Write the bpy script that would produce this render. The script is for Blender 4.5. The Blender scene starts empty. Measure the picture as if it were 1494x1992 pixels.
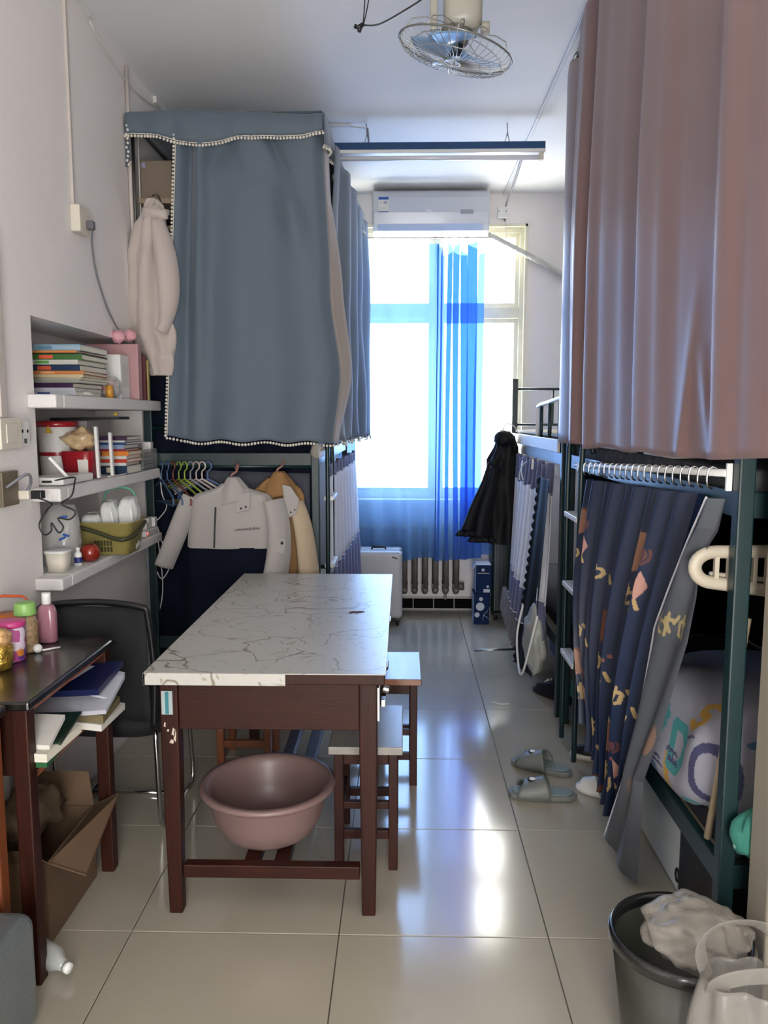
import bpy, math, random
import numpy as np
from mathutils import Vector, Matrix, noise
R_ = random.Random(7)
PI = math.pi
S = bpy.context.scene
COL = S.collection

# ------------------------------------------------------------------ camera
cd = bpy.data.cameras.new('camera'); cam = bpy.data.objects.new('camera', cd); COL.objects.link(cam)
cam.location = (0, 0, 1.47)
cd.sensor_fit = 'VERTICAL'; cd.sensor_height = 36; cd.lens = 36 * 1545 / 1992
cd.clip_start = 0.05
cam.rotation_euler = (math.radians(90 - 6.79), 0, math.radians(1.40))
S.camera = cam
# ------------------------------------------------------------------ world and light
S.view_settings.view_transform = 'Standard'; S.view_settings.look = 'None'
S.view_settings.gamma = 1; S.view_settings.use_curve_mapping = False
S.view_settings.exposure = 1.55
w = bpy.data.worlds.new('sky'); S.world = w; w.use_nodes = True
nt = w.node_tree; bg = nt.nodes['Background']
bg.inputs[0].default_value = (1.0, 0.975, 0.95, 1); bg.inputs[1].default_value = 8.0
def area(name, loc, rot, sx, sy, power, col, portal=False):
    l = bpy.data.lights.new(name, 'AREA'); l.shape = 'RECTANGLE'; l.size = sx; l.size_y = sy
    l.energy = power; l.color = col
    if portal: l.cycles.is_portal = True
    o = bpy.data.objects.new(name, l); COL.objects.link(o); o.location = loc; o.rotation_euler = rot
    return o
# daylight portals: the window at the far end, the unseen doorway behind the camera, sized for fill
area('window_portal', (0.225, 6.12, 1.86), (-PI/2, 0, 0), 1.5, 2.1, 1, (1, 1, 1), True)
area('doorway_portal', (0.2, -1.58, 1.15), (PI/2, 0, 0), .9, 2.3, 1, (1, 1, 1), True)
S.cycles.max_bounces = 10; S.cycles.diffuse_bounces = 6; S.cycles.transparent_max_bounces = 24
S.cycles.sample_clamp_indirect = 6

# ------------------------------------------------------------------ helpers
def C(h):
    h = h.lstrip('#'); v = [int(h[i:i+2], 16) / 255 for i in (0, 2, 4)]
    return tuple(x / 12.92 if x <= .04045 else ((x + .055) / 1.055) ** 2.4 for x in v) + (1,)
MATS = {}
def M(name, col, rough=.5, metal=0, var=0, scale=8, bump=0, bscale=60, coat=0, trans=0, emit=0, alpha=1, sheen=0, stretch=(1,1,1), spec=.5, sub=0):
    if name in MATS: return MATS[name]
    m = bpy.data.materials.new(name); m.use_nodes = True; MATS[name] = m
    n = m.node_tree.nodes; L = m.node_tree.links; b = n['Principled BSDF']
    c = C(col) if isinstance(col, str) else col
    b.inputs['Base Color'].default_value = c; b.inputs['Roughness'].default_value = rough
    b.inputs['Metallic'].default_value = metal; b.inputs['Coat Weight'].default_value = coat
    b.inputs['Coat Roughness'].default_value = .08
    b.inputs['Transmission Weight'].default_value = trans; b.inputs['Alpha'].default_value = alpha
    b.inputs['Sheen Weight'].default_value = sheen; b.inputs['Specular IOR Level'].default_value = spec
    if emit: b.inputs['Emission Color'].default_value = c; b.inputs['Emission Strength'].default_value = emit
    tc = n.new('ShaderNodeTexCoord'); mp = n.new('ShaderNodeMapping'); mp.inputs['Scale'].default_value = stretch
    L.new(tc.outputs['Object'], mp.inputs[0])
    if var:
        t = n.new('ShaderNodeTexNoise'); t.inputs['Scale'].default_value = scale; t.inputs['Detail'].default_value = 5
        L.new(mp.outputs[0], t.inputs[0])
        r = n.new('ShaderNodeValToRGB'); r.color_ramp.elements[0].position = .3; r.color_ramp.elements[1].position = .7
        r.color_ramp.elements[0].color = tuple(x * (1 - var) for x in c[:3]) + (1,)
        r.color_ramp.elements[1].color = tuple(min(1, x * (1 + var)) for x in c[:3]) + (1,)
        L.new(t.outputs[0], r.inputs[0]); L.new(r.outputs[0], b.inputs['Base Color'])
    if bump:
        t2 = n.new('ShaderNodeTexNoise'); t2.inputs['Scale'].default_value = bscale; t2.inputs['Detail'].default_value = 3
        L.new(mp.outputs[0], t2.inputs[0]); bp = n.new('ShaderNodeBump'); bp.inputs['Strength'].default_value = bump
        bp.inputs['Distance'].default_value = .01
        L.new(t2.outputs[0], bp.inputs['Height']); L.new(bp.outputs[0], b.inputs['Normal'])
    return m
def sheer(name, tcol, dcol, mix):
    """thin fabric: part see-through, part glowing when lit from behind"""
    m = bpy.data.materials.new(name); m.use_nodes = True; MATS[name] = m
    n = m.node_tree.nodes; L = m.node_tree.links; n.clear()
    out = n.new('ShaderNodeOutputMaterial'); a = n.new('ShaderNodeBsdfTransparent'); a.inputs[0].default_value = tcol
    t = n.new('ShaderNodeBsdfTranslucent'); t.inputs[0].default_value = dcol
    d = n.new('ShaderNodeBsdfDiffuse'); d.inputs[0].default_value = dcol
    m1 = n.new('ShaderNodeMixShader'); m1.inputs[0].default_value = .5
    L.new(d.outputs[0], m1.inputs[1]); L.new(t.outputs[0], m1.inputs[2])
    m2 = n.new('ShaderNodeMixShader'); m2.inputs[0].default_value = mix
    L.new(a.outputs[0], m2.inputs[1]); L.new(m1.outputs[0], m2.inputs[2]); L.new(m2.outputs[0], out.inputs[0])
    return m
def thick_cloth(name, col, back=None, transl=.12, rough=.8, sheen=.3, gloss=0):
    """opaque woven fabric that lets a little light through; optional lining colour on the reverse"""
    m = bpy.data.materials.new(name); m.use_nodes = True; MATS[name] = m
    n = m.node_tree.nodes; L = m.node_tree.links; b = n['Principled BSDF']; out = n['Material Output']
    c = C(col); b.inputs['Base Color'].default_value = c; b.inputs['Roughness'].default_value = rough
    b.inputs['Sheen Weight'].default_value = sheen; b.inputs['Coat Weight'].default_value = gloss
    b.inputs['Coat Roughness'].default_value = .35
    t = n.new('ShaderNodeBsdfTranslucent'); t.inputs[0].default_value = c
    if back:
        g = n.new('ShaderNodeNewGeometry'); mx = n.new('ShaderNodeMix'); mx.data_type = 'RGBA'
        mx.inputs[6].default_value = c; mx.inputs[7].default_value = C(back)
        L.new(g.outputs['Backfacing'], mx.inputs[0]); L.new(mx.outputs[2], b.inputs['Base Color'])
    mi = n.new('ShaderNodeMixShader'); mi.inputs[0].default_value = transl
    L.new(b.outputs[0], mi.inputs[1]); L.new(t.outputs[0], mi.inputs[2]); L.new(mi.outputs[0], out.inputs[0])
    return m
def painted(name, rough=.8, base=None):
    """flat print on cloth or board, colour taken from the mesh's own print"""
    m = bpy.data.materials.new(name); m.use_nodes = True; MATS[name] = m
    n = m.node_tree.nodes; L = m.node_tree.links; b = n['Principled BSDF']; b.inputs['Roughness'].default_value = rough
    a = n.new('ShaderNodeAttribute'); a.attribute_name = 'print'; L.new(a.outputs['Color'], b.inputs['Base Color'])
    return m

class MB:
    def __init__(s): s.v = []; s.f = []; s.sm = []
    def add(s, vs, fs, smooth=False):
        k = len(s.v); s.v += [tuple(v) for v in vs]; s.f += [tuple(i + k for i in f) for f in fs]; s.sm += [smooth] * len(fs); return s
    def box(s, x0, x1, y0, y1, z0, z1):
        vs = [(x, y, z) for z in (z0, z1) for y in (y0, y1) for x in (x0, x1)]
        return s.add(vs, [(0,2,3,1),(4,5,7,6),(0,1,5,4),(2,6,7,3),(0,4,6,2),(1,3,7,5)])
    def obox(s, p0, p1, w, t, up=(0,0,1)):
        """bar from p0 to p1, w across (horizontal), t along up"""
        p0, p1 = Vector(p0), Vector(p1); d = (p1 - p0).normalized(); u = Vector(up)
        a = d.cross(u)
        if a.length < 1e-4: a = d.cross(Vector((1,0,0)))
        a.normalize(); b = a.cross(d).normalized(); vs = []
        for p in (p0, p1):
            for i, j in ((-1,-1),(1,-1),(1,1),(-1,1)): vs.append(p + a * i * w / 2 + b * j * t / 2)
        return s.add(vs, [(0,1,2,3),(7,6,5,4),(0,4,5,1),(1,5,6,2),(2,6,7,3),(3,7,4,0)])
    def tube(s, pts, r, n=8, closed=False, flat=1, caps=True):
        pts = [Vector(p) for p in pts]; N = len(pts); rs = r if hasattr(r, '__len__') else [r] * N
        vs = []; prev = None
        for i, p in enumerate(pts):
            if closed: d = pts[(i+1) % N] - pts[i-1]
            else: d = pts[min(i+1, N-1)] - pts[max(i-1, 0)]
            d.normalize()
            if prev is None:
                prev = d.orthogonal().normalized() if abs(d.z) > .9 else d.cross(Vector((0,0,1))).normalized()
            a = (prev - d * prev.dot(d)).normalized(); prev = a; b = d.cross(a)
            for k in range(n):
                t = 2 * PI * k / n; vs.append(p + a * math.cos(t) * rs[i] + b * math.sin(t) * rs[i] * flat)
        fs = []
        for i in range(N if closed else N - 1):
            for k in range(n):
                j = (i + 1) % N; fs.append((i*n+k, i*n+(k+1)%n, j*n+(k+1)%n, j*n+k))
        if not closed and caps: fs += [tuple(range(n))[::-1], tuple((N-1)*n+k for k in range(n))]
        return s.add(vs, fs, True)
    def lathe(s, prof, c=(0,0,0), n=24, sx=1, sy=1, cap=True):
        vs = []
        for r, z in prof:
            for k in range(n):
                t = 2 * PI * k / n; vs.append((c[0] + r * math.cos(t) * sx, c[1] + r * math.sin(t) * sy, c[2] + z))
        fs = [(i*n+k, i*n+(k+1)%n, (i+1)*n+(k+1)%n, (i+1)*n+k) for i in range(len(prof)-1) for k in range(n)]
        s.add(vs, fs, True)
        if cap:
            k0 = len(s.v) - len(vs)
            s.f += [tuple(k0 + k for k in range(n))[::-1], tuple(k0 + (len(prof)-1)*n + k for k in range(n))]; s.sm += [False, False]
        return s
    def ball(s, c, r, n=10, m=8, sc=(1,1,1), lump=0, seed=0, lf=3):
        vs = []; fs = []
        for i in range(m + 1):
            for k in range(n):
                a = PI * i / m; t = 2 * PI * k / n
                d = Vector((math.sin(a)*math.cos(t), math.sin(a)*math.sin(t), math.cos(a)))
                q = 1 + (lump * noise.noise(d * lf + Vector((seed, seed*2, 0))) if lump else 0)
                vs.append((c[0]+d.x*r*sc[0]*q, c[1]+d.y*r*sc[1]*q, c[2]+d.z*r*sc[2]*q))
        fs = [(i*n+k, (i+1)*n+k, (i+1)*n+(k+1)%n, i*n+(k+1)%n) for i in range(m) for k in range(n)]
        return s.add(vs, fs, True)
    def grid(s, fn, nu, nv, smooth=True, closed=False):
        vs = [fn(i / (nu if closed else nu - 1), j / (nv - 1)) for j in range(nv) for i in range(nu)]
        fs = [(j*nu+i, j*nu+(i+1)%nu, (j+1)*nu+(i+1)%nu, (j+1)*nu+i) for j in range(nv-1) for i in range(nu if closed else nu-1)]
        return s.add(vs, fs, smooth)
    def loft(s, secs, n=20, caps=True, e=1.0):
        """horizontal elliptical sections (cx, cy, z, rx, ry[, rot])"""
        vs = []
        for q in secs:
            cx, cy, z, rx, ry = q[:5]; rot = q[5] if len(q) > 5 else 0
            for k in range(n):
                t = 2*PI*k/n; ct, st = math.cos(t), math.sin(t)
                x = math.copysign(abs(ct)**e, ct) * rx; y = math.copysign(abs(st)**e, st) * ry
                vs.append((cx + x*math.cos(rot) - y*math.sin(rot), cy + x*math.sin(rot) + y*math.cos(rot), z))
        N = len(secs); fs = [(i*n+k, i*n+(k+1)%n, (i+1)*n+(k+1)%n, (i+1)*n+k) for i in range(N-1) for k in range(n)]
        if caps: fs += [tuple(range(n))[::-1], tuple((N-1)*n+k for k in range(n))]
        return s.add(vs, fs, True)
    def prism(s, pts, y0, y1, axis='y'):
        """polygon in the plane across axis, extruded along it"""
        n = len(pts)
        def q(p, t): return (p[0], t, p[1]) if axis == 'y' else ((t, p[0], p[1]) if axis == 'x' else (p[0], p[1], t))
        vs = [q(p, y0) for p in pts] + [q(p, y1) for p in pts]
        return s.add(vs, [tuple(range(n)), tuple(range(2*n-1, n-1, -1))] + [(i, i+n, (i+1)%n+n, (i+1)%n) for i in range(n)])
    def mesh(s, name):
        me = bpy.data.meshes.new(name); me.from_pydata(s.v, [], s.f); me.polygons.foreach_set('use_smooth', s.sm); me.update(); return me
def tagt(o, label=None, cat=None, group=None, kind=None):
    if label: o['label'] = label
    if cat: o['category'] = cat
    if group: o['group'] = group
    if kind: o['kind'] = kind
    return o
def O(name, mb, mat, parent=None, bevel=0, seg=2, solid=0, label=None, kind=None, fixn=True, sub=0, cat=None, group=None):
    me = mb.mesh(name) if isinstance(mb, MB) else mb
    o = bpy.data.objects.new(name, me); COL.objects.link(o)
    if mat and not me.materials: me.materials.append(mat)
    if fixn and isinstance(mb, MB) and not solid:
        import bmesh
        b = bmesh.new(); b.from_mesh(me); bmesh.ops.recalc_face_normals(b, faces=b.faces); b.to_mesh(me); b.free()
    if sub: q = o.modifiers.new('s', 'SUBSURF'); q.levels = q.render_levels = sub
    if solid: q = o.modifiers.new('t', 'SOLIDIFY'); q.thickness = solid; q.offset = 0
    if bevel: q = o.modifiers.new('b', 'BEVEL'); q.width = bevel; q.segments = seg; q.limit_method = 'ANGLE'; q.angle_limit = .6
    if parent:
        o.parent = parent; l = parent.location if parent.type == 'EMPTY' else Vector((0,0,0))
        o.matrix_parent_inverse = Matrix.Translation(-l)
    if label: o['label'] = label
    if kind: o['kind'] = kind
    if cat: o['category'] = cat
    if group: o['group'] = group
    return o
def E(name, label, cat, loc=(0,0,0), group=None):
    o = bpy.data.objects.new(name, None); COL.objects.link(o); o.location = loc; o.empty_display_size = .1
    return tagt(o, label, cat, group)
def place(e, loc, rz=0, rx=0, ry=0): e.location = loc; e.rotation_euler = (rx, ry, rz); return e
def kids(o): return [c for c in COL.objects if c.parent == o]
def dup(root, loc, rz=0, label=None):
    mp = {}
    def cp(o, par):
        c = o.copy(); COL.objects.link(c)
        if par: c.parent = par
        for k in KIDS(o): cp(k, c)
        return c
    KIDS = lambda o: list(o.children)
    r = cp(root, None); r.location = loc; r.rotation_euler = (0, 0, rz)
    if label: r['label'] = label
    return r
def B(*a): return MB().box(*a)
def text(s, size, mat, name, parent, loc, rot, label=None, ext=.0006, align='LEFT'):
    c = bpy.data.curves.new(name, 'FONT'); c.body = s; c.size = size; c.extrude = ext; c.align_x = align; c.resolution_u = 2
    t = bpy.data.objects.new(name + '_tmp', c); COL.objects.link(t)
    dg = bpy.context.evaluated_depsgraph_get(); me = bpy.data.meshes.new_from_object(t.evaluated_get(dg))
    COL.objects.unlink(t); bpy.data.objects.remove(t)
    me.transform(Matrix.Translation(loc) @ rot); me.materials.clear()
    return O(name, me, mat, parent, label=label)
FACE_CAM = Matrix.Rotation(PI/2, 4, 'X')                                       # text facing -y
FACE_PX = Matrix.Rotation(PI/2, 4, 'Z') @ Matrix.Rotation(PI/2, 4, 'X')        # text facing +x
def arc(p, q, sag, n=12):
    p, q = Vector(p), Vector(q)
    return [p.lerp(q, t/n) + Vector((0, 0, -sag * 4 * (t/n) * (1 - t/n))) for t in range(n + 1)]
def smooth_path(pts, k=6):
    P = [Vector(p) for p in pts]; P = [P[0]] + P + [P[-1]]; out = []
    for i in range(1, len(P) - 2):
        for t in range(k):
            u = t / k; a, b, c, d = P[i-1], P[i], P[i+1], P[i+2]
            out.append(.5 * ((2*b) + (c-a)*u + (2*a-5*b+4*c-d)*u*u + (-a+3*b-3*c+d)*u**3))
    return out + [P[-2]]
def colour_mesh(me, fn):
    at = me.color_attributes.new('print', 'FLOAT_COLOR', 'POINT')
    co = np.empty(len(me.vertices) * 3); me.vertices.foreach_get('co', co)
    at.data.foreach_set('color', fn(co.reshape(-1, 3)).astype(np.float32).ravel())
# ------------------------------------------------------------------ materials
m_wall = M('wall_paint', '#e4e0de', .85, var=.03, scale=1.5, bump=.08, bscale=90)
m_ceil = M('ceiling_paint', '#dfe0e0', .8, var=.03, scale=1.2, bump=.05, bscale=70)
m_white = M('white_plastic', '#d8d8d6', .4)
m_ivory = M('ivory_plastic', '#cfc9bb', .45)
m_shelf = M('shelf_paint', '#d9d7d6', .55, var=.04, scale=6, bump=.1, bscale=40)
m_frame = M('cream_window_paint', '#dcd8c0', .5, var=.08, scale=9)
m_green = M('dark_green_steel', '#0c2729', .42, var=.12, scale=14, coat=.1)
m_chrome = M('chrome', '#c8c8c8', .15, 1)
m_steel = M('brushed_steel', '#a9a9a6', .35, 1, var=.1)
m_black = M('black_plastic', '#101114', .45)
m_dark = M('black_laminate', '#161311', .28, var=.35, scale=4, coat=.3, bump=.05, bscale=30)
m_wood = M('red_brown_wood', '#2c0f06', .5, spec=.25, var=.3, scale=5, stretch=(8,8,1), bump=.06, bscale=20, coat=.03)
m_woodh = M('red_brown_wood_rail', '#2e1006', .5, spec=.25, var=.3, scale=5, stretch=(1,8,8), bump=.06, bscale=20, coat=.03)
m_orange_wood = M('orange_brown_wood', '#6e3a1e', .4, var=.25, scale=5, stretch=(6,6,1), coat=.2)
m_navy = M('navy_cloth', '#060d1f', .9, bump=.1, bscale=200, spec=.2)
m_blackcloth = M('black_cloth', '#07080b', .65, spec=.25)
m_paper = M('page_edges', '#d5d0c2', .8, var=.08, scale=40, stretch=(1,1,20))
m_card = M('cardboard', '#5c4733', .8, var=.12, scale=5, bump=.1, bscale=60)
m_bag = M('clear_plastic_film', '#dcdcda', .2, alpha=.4, spec=.8, bump=.6, bscale=25)
m_clear = M('clear_plastic', '#e6ecec', .12, alpha=.35, spec=.8)
m_film = M('cloudy_bag_film', '#a8a298', .35, alpha=.45, bump=.7, bscale=16)
m_cable_g = M('grey_cable', '#74757c', .5)
m_cable_w = M('white_cable', '#cfcfcc', .5)
m_cable_k = M('black_cable', '#15161a', .4)

# floor tile: polished beige porcelain
m_tile = M('polished_tile', '#a69f90', .14, var=.05, scale=2.2, coat=.12, spec=.6)
m_grout = M('grout', '#5a574f', .8)
m_blacktile = M('black_tile', '#0a090c', .8, spec=.1)

def vinyl():
    m = M('flowered_vinyl', '#bdb9ac', .3, spec=.6)
    n = m.node_tree.nodes; L = m.node_tree.links; b = n['Principled BSDF']
    tc = n.new('ShaderNodeTexCoord')
    d = n.new('ShaderNodeTexNoise'); d.inputs['Scale'].default_value = 5; d.inputs['Detail'].default_value = 3
    L.new(tc.outputs['Object'], d.inputs[0])
    add = n.new('ShaderNodeVectorMath'); add.operation = 'MULTIPLY_ADD'; add.inputs[1].default_value = (.35, .35, 0)
    L.new(d.outputs['Color'], add.inputs[0]); L.new(tc.outputs['Object'], add.inputs[2])
    v = n.new('ShaderNodeTexVoronoi'); v.feature = 'DISTANCE_TO_EDGE'; v.inputs['Scale'].default_value = 4.2
    L.new(add.outputs[0], v.inputs[0])
    r = n.new('ShaderNodeValToRGB'); e = r.color_ramp.elements; e[0].position = .006; e[0].color = (1,1,1,1); e[1].position = .018; e[1].color = (0,0,0,1)
    L.new(v.outputs[0], r.inputs[0])
    br = n.new('ShaderNodeTexNoise'); br.inputs['Scale'].default_value = 7; L.new(tc.outputs['Object'], br.inputs[0])
    rb = n.new('ShaderNodeValToRGB'); rb.color_ramp.elements[0].position = .36; rb.color_ramp.elements[1].position = .46
    L.new(br.outputs[0], rb.inputs[0])
    mul = n.new('ShaderNodeMath'); mul.operation = 'MULTIPLY'; L.new(r.outputs[0], mul.inputs[0]); L.new(rb.outputs[0], mul.inputs[1])
    # leaf sprigs
    v2 = n.new('ShaderNodeTexVoronoi'); v2.inputs['Scale'].default_value = 26; v2.inputs['Randomness'].default_value = 1
    mp = n.new('ShaderNodeMapping'); mp.inputs['Scale'].default_value = (1, 2.6, 1); mp.inputs['Rotation'].default_value = (0, 0, .6)
    L.new(add.outputs[0], mp.inputs[0]); L.new(mp.outputs[0], v2.inputs[0])
    r2 = n.new('ShaderNodeValToRGB'); e = r2.color_ramp.elements; e[0].position = .2; e[0].color = (1,1,1,1); e[1].position = .3; e[1].color = (0,0,0,1)
    L.new(v2.outputs['Distance'], r2.inputs[0])
    n3 = n.new('ShaderNodeTexNoise'); n3.inputs['Scale'].default_value = 9; n3.inputs['Detail'].default_value = 2; L.new(tc.outputs['Object'], n3.inputs[0])
    r3 = n.new('ShaderNodeValToRGB'); r3.color_ramp.elements[0].position = .42; r3.color_ramp.elements[1].position = .55; L.new(n3.outputs[0], r3.inputs[0])
    mul2 = n.new('ShaderNodeMath'); mul2.operation = 'MULTIPLY'; L.new(r2.outputs[0], mul2.inputs[0]); L.new(r3.outputs[0], mul2.inputs[1])
    mx = n.new('ShaderNodeMix'); mx.data_type = 'RGBA'; mx.inputs[6].default_value = C('#b0afa9'); mx.inputs[7].default_value = C('#6e6357')
    sc1 = n.new('ShaderNodeMath'); sc1.operation = 'MULTIPLY'; sc1.inputs[1].default_value = .85; L.new(mul.outputs[0], sc1.inputs[0]); L.new(sc1.outputs[0], mx.inputs[0])
    mx2 = n.new('ShaderNodeMix'); mx2.data_type = 'RGBA'; mx2.inputs[7].default_value = C('#787860')
    sc2 = n.new('ShaderNodeMath'); sc2.operation = 'MULTIPLY'; sc2.inputs[1].default_value = .8; L.new(mul2.outputs[0], sc2.inputs[0]); L.new(sc2.outputs[0], mx2.inputs[0])
    L.new(mx.outputs[2], mx2.inputs[6]); L.new(mx2.outputs[2], b.inputs['Base Color'])
    return m
m_vinyl = vinyl()
m_sky_cloth = thick_cloth('dusty_blue_curtain_cloth', '#566471', transl=.05, rough=.7, sheen=.2)
m_pink_cloth = thick_cloth('dusty_pink_satin', '#7d6362', transl=.04, rough=.5, sheen=.1, gloss=.15)
m_lining = thick_cloth('pale_lining', '#a89b90', transl=.2)
m_lav = thick_cloth('lavender_grey_cloth', '#77789a', transl=.4)
m_whitecloth = thick_cloth('white_voile', '#eceef6', transl=.3)
m_blue = sheer('blue_sheer', (.22, .36, .68, 1), (.22, .46, .95, 1), .32)
m_pom = M('pompom_wool', '#d5cfc4', .9)

# ------------------------------------------------------------------ setting
XL, XR, YB, ZC, YF = -1.27, 1.62, 6.0, 3.08, -1.5
floor = O('floor', B(XL-.3, XR+.2, YF-.2, YB+.2, -.12, -.006), m_grout, kind='structure')
tile_me = None
x0s = [.417 - .598 * k for k in range(-3, 4)]; y0s = [2.11 + .594 * k for k in range(-7, 8)]
g = .0015
for x in x0s:
    for y in y0s:
        xa, xb, ya, yb = max(x, XL+.001), min(x + .598, XR), max(y, YF), min(y + .594, YB-.001)
        if xb - xa < .02 or yb - ya < .02: continue
        full = xb - xa > .59 and yb - ya > .59
        if full:
            if tile_me is None: tile_me = B(g, .598-g, g, .594-g, -.008, 0).mesh('floor_tile')
            o = O('floor_tile', tile_me, m_tile, floor); o.location = (xa, ya, 0)
        else: o = O('floor_tile', B(xa+g, xb-g, ya+g, yb-g, -.008, 0), m_tile, floor)
        q = o.modifiers.new('b', 'BEVEL'); q.width = .0015; q.segments = 1
O('ceiling', B(XL-.3, XR+.2, YF-.2, YB+.25, ZC, ZC+.1), m_ceil, kind='structure')
# left wall with the shelf niche
NY0, NY1, NZ0, NZ1, NX = 2.73, 3.86, .86, 1.815, -1.5
wl = MB()
wl.box(XL-.3, XL, YF-.2, NY0, -.1, ZC); wl.box(XL-.3, XL, NY1, YB+.25, -.1, ZC)
wl.box(XL-.3, XL, NY0, NY1, -.1, NZ0); wl.box(XL-.3, XL, NY0, NY1, NZ1, ZC); wl.box(XL-.3, NX, NY0, NY1, NZ0, NZ1)
wall_left = O('wall_left', wl, m_wall, kind='structure')
O('wall_right', B(XR, XR+.2, YF-.2, YB+.25, -.1, ZC), m_wall, kind='structure')
# near wall: unseen doorway behind the camera, sized and placed for fill light, and the short return beside the right bunk
wf = MB(); wf.box(XL, -.25, YF-.15, YF, -.1, ZC); wf.box(.65, XR, YF-.15, YF, -.1, ZC); wf.box(-.25, .65, YF-.15, YF, 2.3, ZC)
O('wall_front', wf, m_wall, kind='structure')
O('trim_1', B(.797, XR, 1.64, 1.74, -.0, ZC), M('jamb_paint', '#8f887c', .6), kind='structure', bevel=.006)
# back wall with the window opening
WX0, WX1, WZ0, WZ1 = -.45, .90, .86, 2.865
wb = MB(); wb.box(XL, WX0, YB, YB+.25, -.1, ZC); wb.box(WX1, XR, YB, YB+.25, -.1, ZC)
wb.box(WX0, WX1, YB, YB+.25, -.1, WZ0); wb.box(WX0, WX1, YB, YB+.25, WZ1, ZC)
wall_back = O('wall_back', wb, m_wall, kind='structure')
# skirting of black tiles below the radiator
bb = O('baseboard_back', B(-.40, .56, YB-.008, YB, 0, .105), M('skirting_mortar', '#b9b7b2', .8), kind='structure')
for k in range(6):
    O('skirting_tile', B(-.39+.157*k, -.39+.157*k+.151, YB-.014, YB-.006, .012, .088), m_blacktile, bb, bevel=.002)
# window
m_pane = sheer('pane_glass', (.96, .98, .97, 1), (1, 1, 1, 1), 0)
_n, _L = m_pane.node_tree.nodes, m_pane.node_tree.links
_g = _n.new('ShaderNodeBsdfGlossy'); _g.inputs['Roughness'].default_value = .02
_m = [q for q in _n if q.type == 'MIX_SHADER'][-1]; _m.inputs[0].default_value = .06; _L.new(_g.outputs[0], _m.inputs[2])
win = E('window_1', None, None, (.225, YB, WZ0)); win['kind'] = 'structure'
f = MB()
for a in ((WX0, WX0+.055, WZ0, WZ1), (WX1-.055, WX1, WZ0, WZ1), (WX0+.055, WX1-.055, WZ0, WZ0+.05), (WX0+.055, WX1-.055, WZ1-.06, WZ1), (WX0+.055, WX1-.055, 2.195, 2.28), (.215, .27, WZ0+.05, 2.195), (.215, .27, 2.28, WZ1-.06)):
    f.box(a[0], a[1], YB+.01, YB+.09, a[2], a[3])
O('window_frame', f, m_frame, win, bevel=.004)
ca = MB()
for a in ((WX0-.0, WX0+.022, WZ0, WZ1), (WX1-.022, WX1+.0, WZ0, WZ1), (WX0, WX1, WZ1-.022, WZ1)): ca.box(a[0], a[1], YB-.02, YB+.012, a[2], a[3])
O('window_casing', ca, m_frame, win, bevel=.003)
for (a, b_, c, d) in ((WX0+.055, .215, 2.28, WZ1-.06), (.27, WX1-.055, 2.28, WZ1-.06), (WX0+.055, .215, WZ0+.05, 2.195), (.27, WX1-.055, WZ0+.05, 2.195)):
    s = MB(); t = .03
    s.box(a, a+t, YB+.03, YB+.07, c, d); s.box(b_-t, b_, YB+.03, YB+.07, c, d); s.box(a+t, b_-t, YB+.03, YB+.07, c, c+t); s.box(a+t, b_-t, YB+.03, YB+.07, d-t, d)
    sa = O('sash', s, m_frame, win, bevel=.003)
    O('pane', B(a+t, b_-t, YB+.046, YB+.052, c+t, d-t), m_pane, sa)
O('window_sill', B(WX0-.03, WX1+.03, YB-.07, YB+.02, WZ0-.03, WZ0), m_shelf, win, bevel=.005)
O('window_handle', MB().box(-.28, -.26, YB-.005, YB+.03, 2.2, 2.26).box(-.13, -.11, YB-.005, YB+.03, 2.2, 2.26), m_steel, win)

# concrete shelves built into the niche
for i, (z0, z1, y1, lab) in enumerate(((1.502, 1.548, 3.84, 'thick white wall shelf, top one, carrying the book pile and pink folder'), (1.183, 1.229, 3.79, 'thick white wall shelf, middle one, carrying the router and red tub'), (.876, .918, 3.79, 'thick white wall shelf, lowest one, carrying the olive basket and apple'))):
    O('wall_shelf', B(NX+.002, -1.17, 2.735, y1, z0, z1).box(XL+.001, -1.17, 2.67 if i < 2 else 2.655, 2.735, z0, z1), m_shelf, bevel=.006, label=lab, cat='shelf', group='shelves in the niche')
# ------------------------------------------------------------------ blue sheer curtain at the window
wc = E('window_curtain', 'bright blue sheer curtain over the window, bunched at its right side', 'curtain', (.05, 5.78, .42))
def topz(x, ks_):
    for (a, va), (b_, vb) in zip(ks_, ks_[1:]):
        if x <= b_: return va + (vb - va) * (x - a) / (b_ - a)
    return ks_[-1][1]
def sheet_l(u, v):
    x = -.46 + .71*u; t = topz(u, [(0,2.50),(.12,2.60),(.36,2.715),(.7,2.69),(1,2.68)]); zb = .425 + .02*math.sin(u*9)
    x += -.02*v*(1-u) + .012*math.sin(u*23)*v
    return (x, 5.768 + (.006+.016*v)*math.sin(u*24 + .5*math.sin(v*4)) + .012*noise.noise(Vector((u*6, v*3, 2))), t + (zb - t) * v)
O('sheer_panel', MB().grid(sheet_l, 150, 60), m_blue, wc, fixn=False)
def sheet_r(u, v):
    w = .30 + .02*v; x = .222 + w*u**.85 + (.018 + .034*u)*math.sin(u*2*PI*5.5 + .6*math.sin(v*2.3)) + .008*math.sin(v*3+u*9)
    y = 5.752 + .020*math.cos(u*2*PI*5.5 + .6*math.sin(v*2.3)) + .008*noise.noise(Vector((u*8, v*4, 5)))
    t = 2.70 - .10*abs(math.sin(u*PI*2.3+.5))**2 ; zb = .42 + .03*u
    return (x, y, t + (zb - t) * v)
O('sheer_panel', MB().grid(sheet_r, 260, 60), m_blue, wc, fixn=False)
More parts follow.
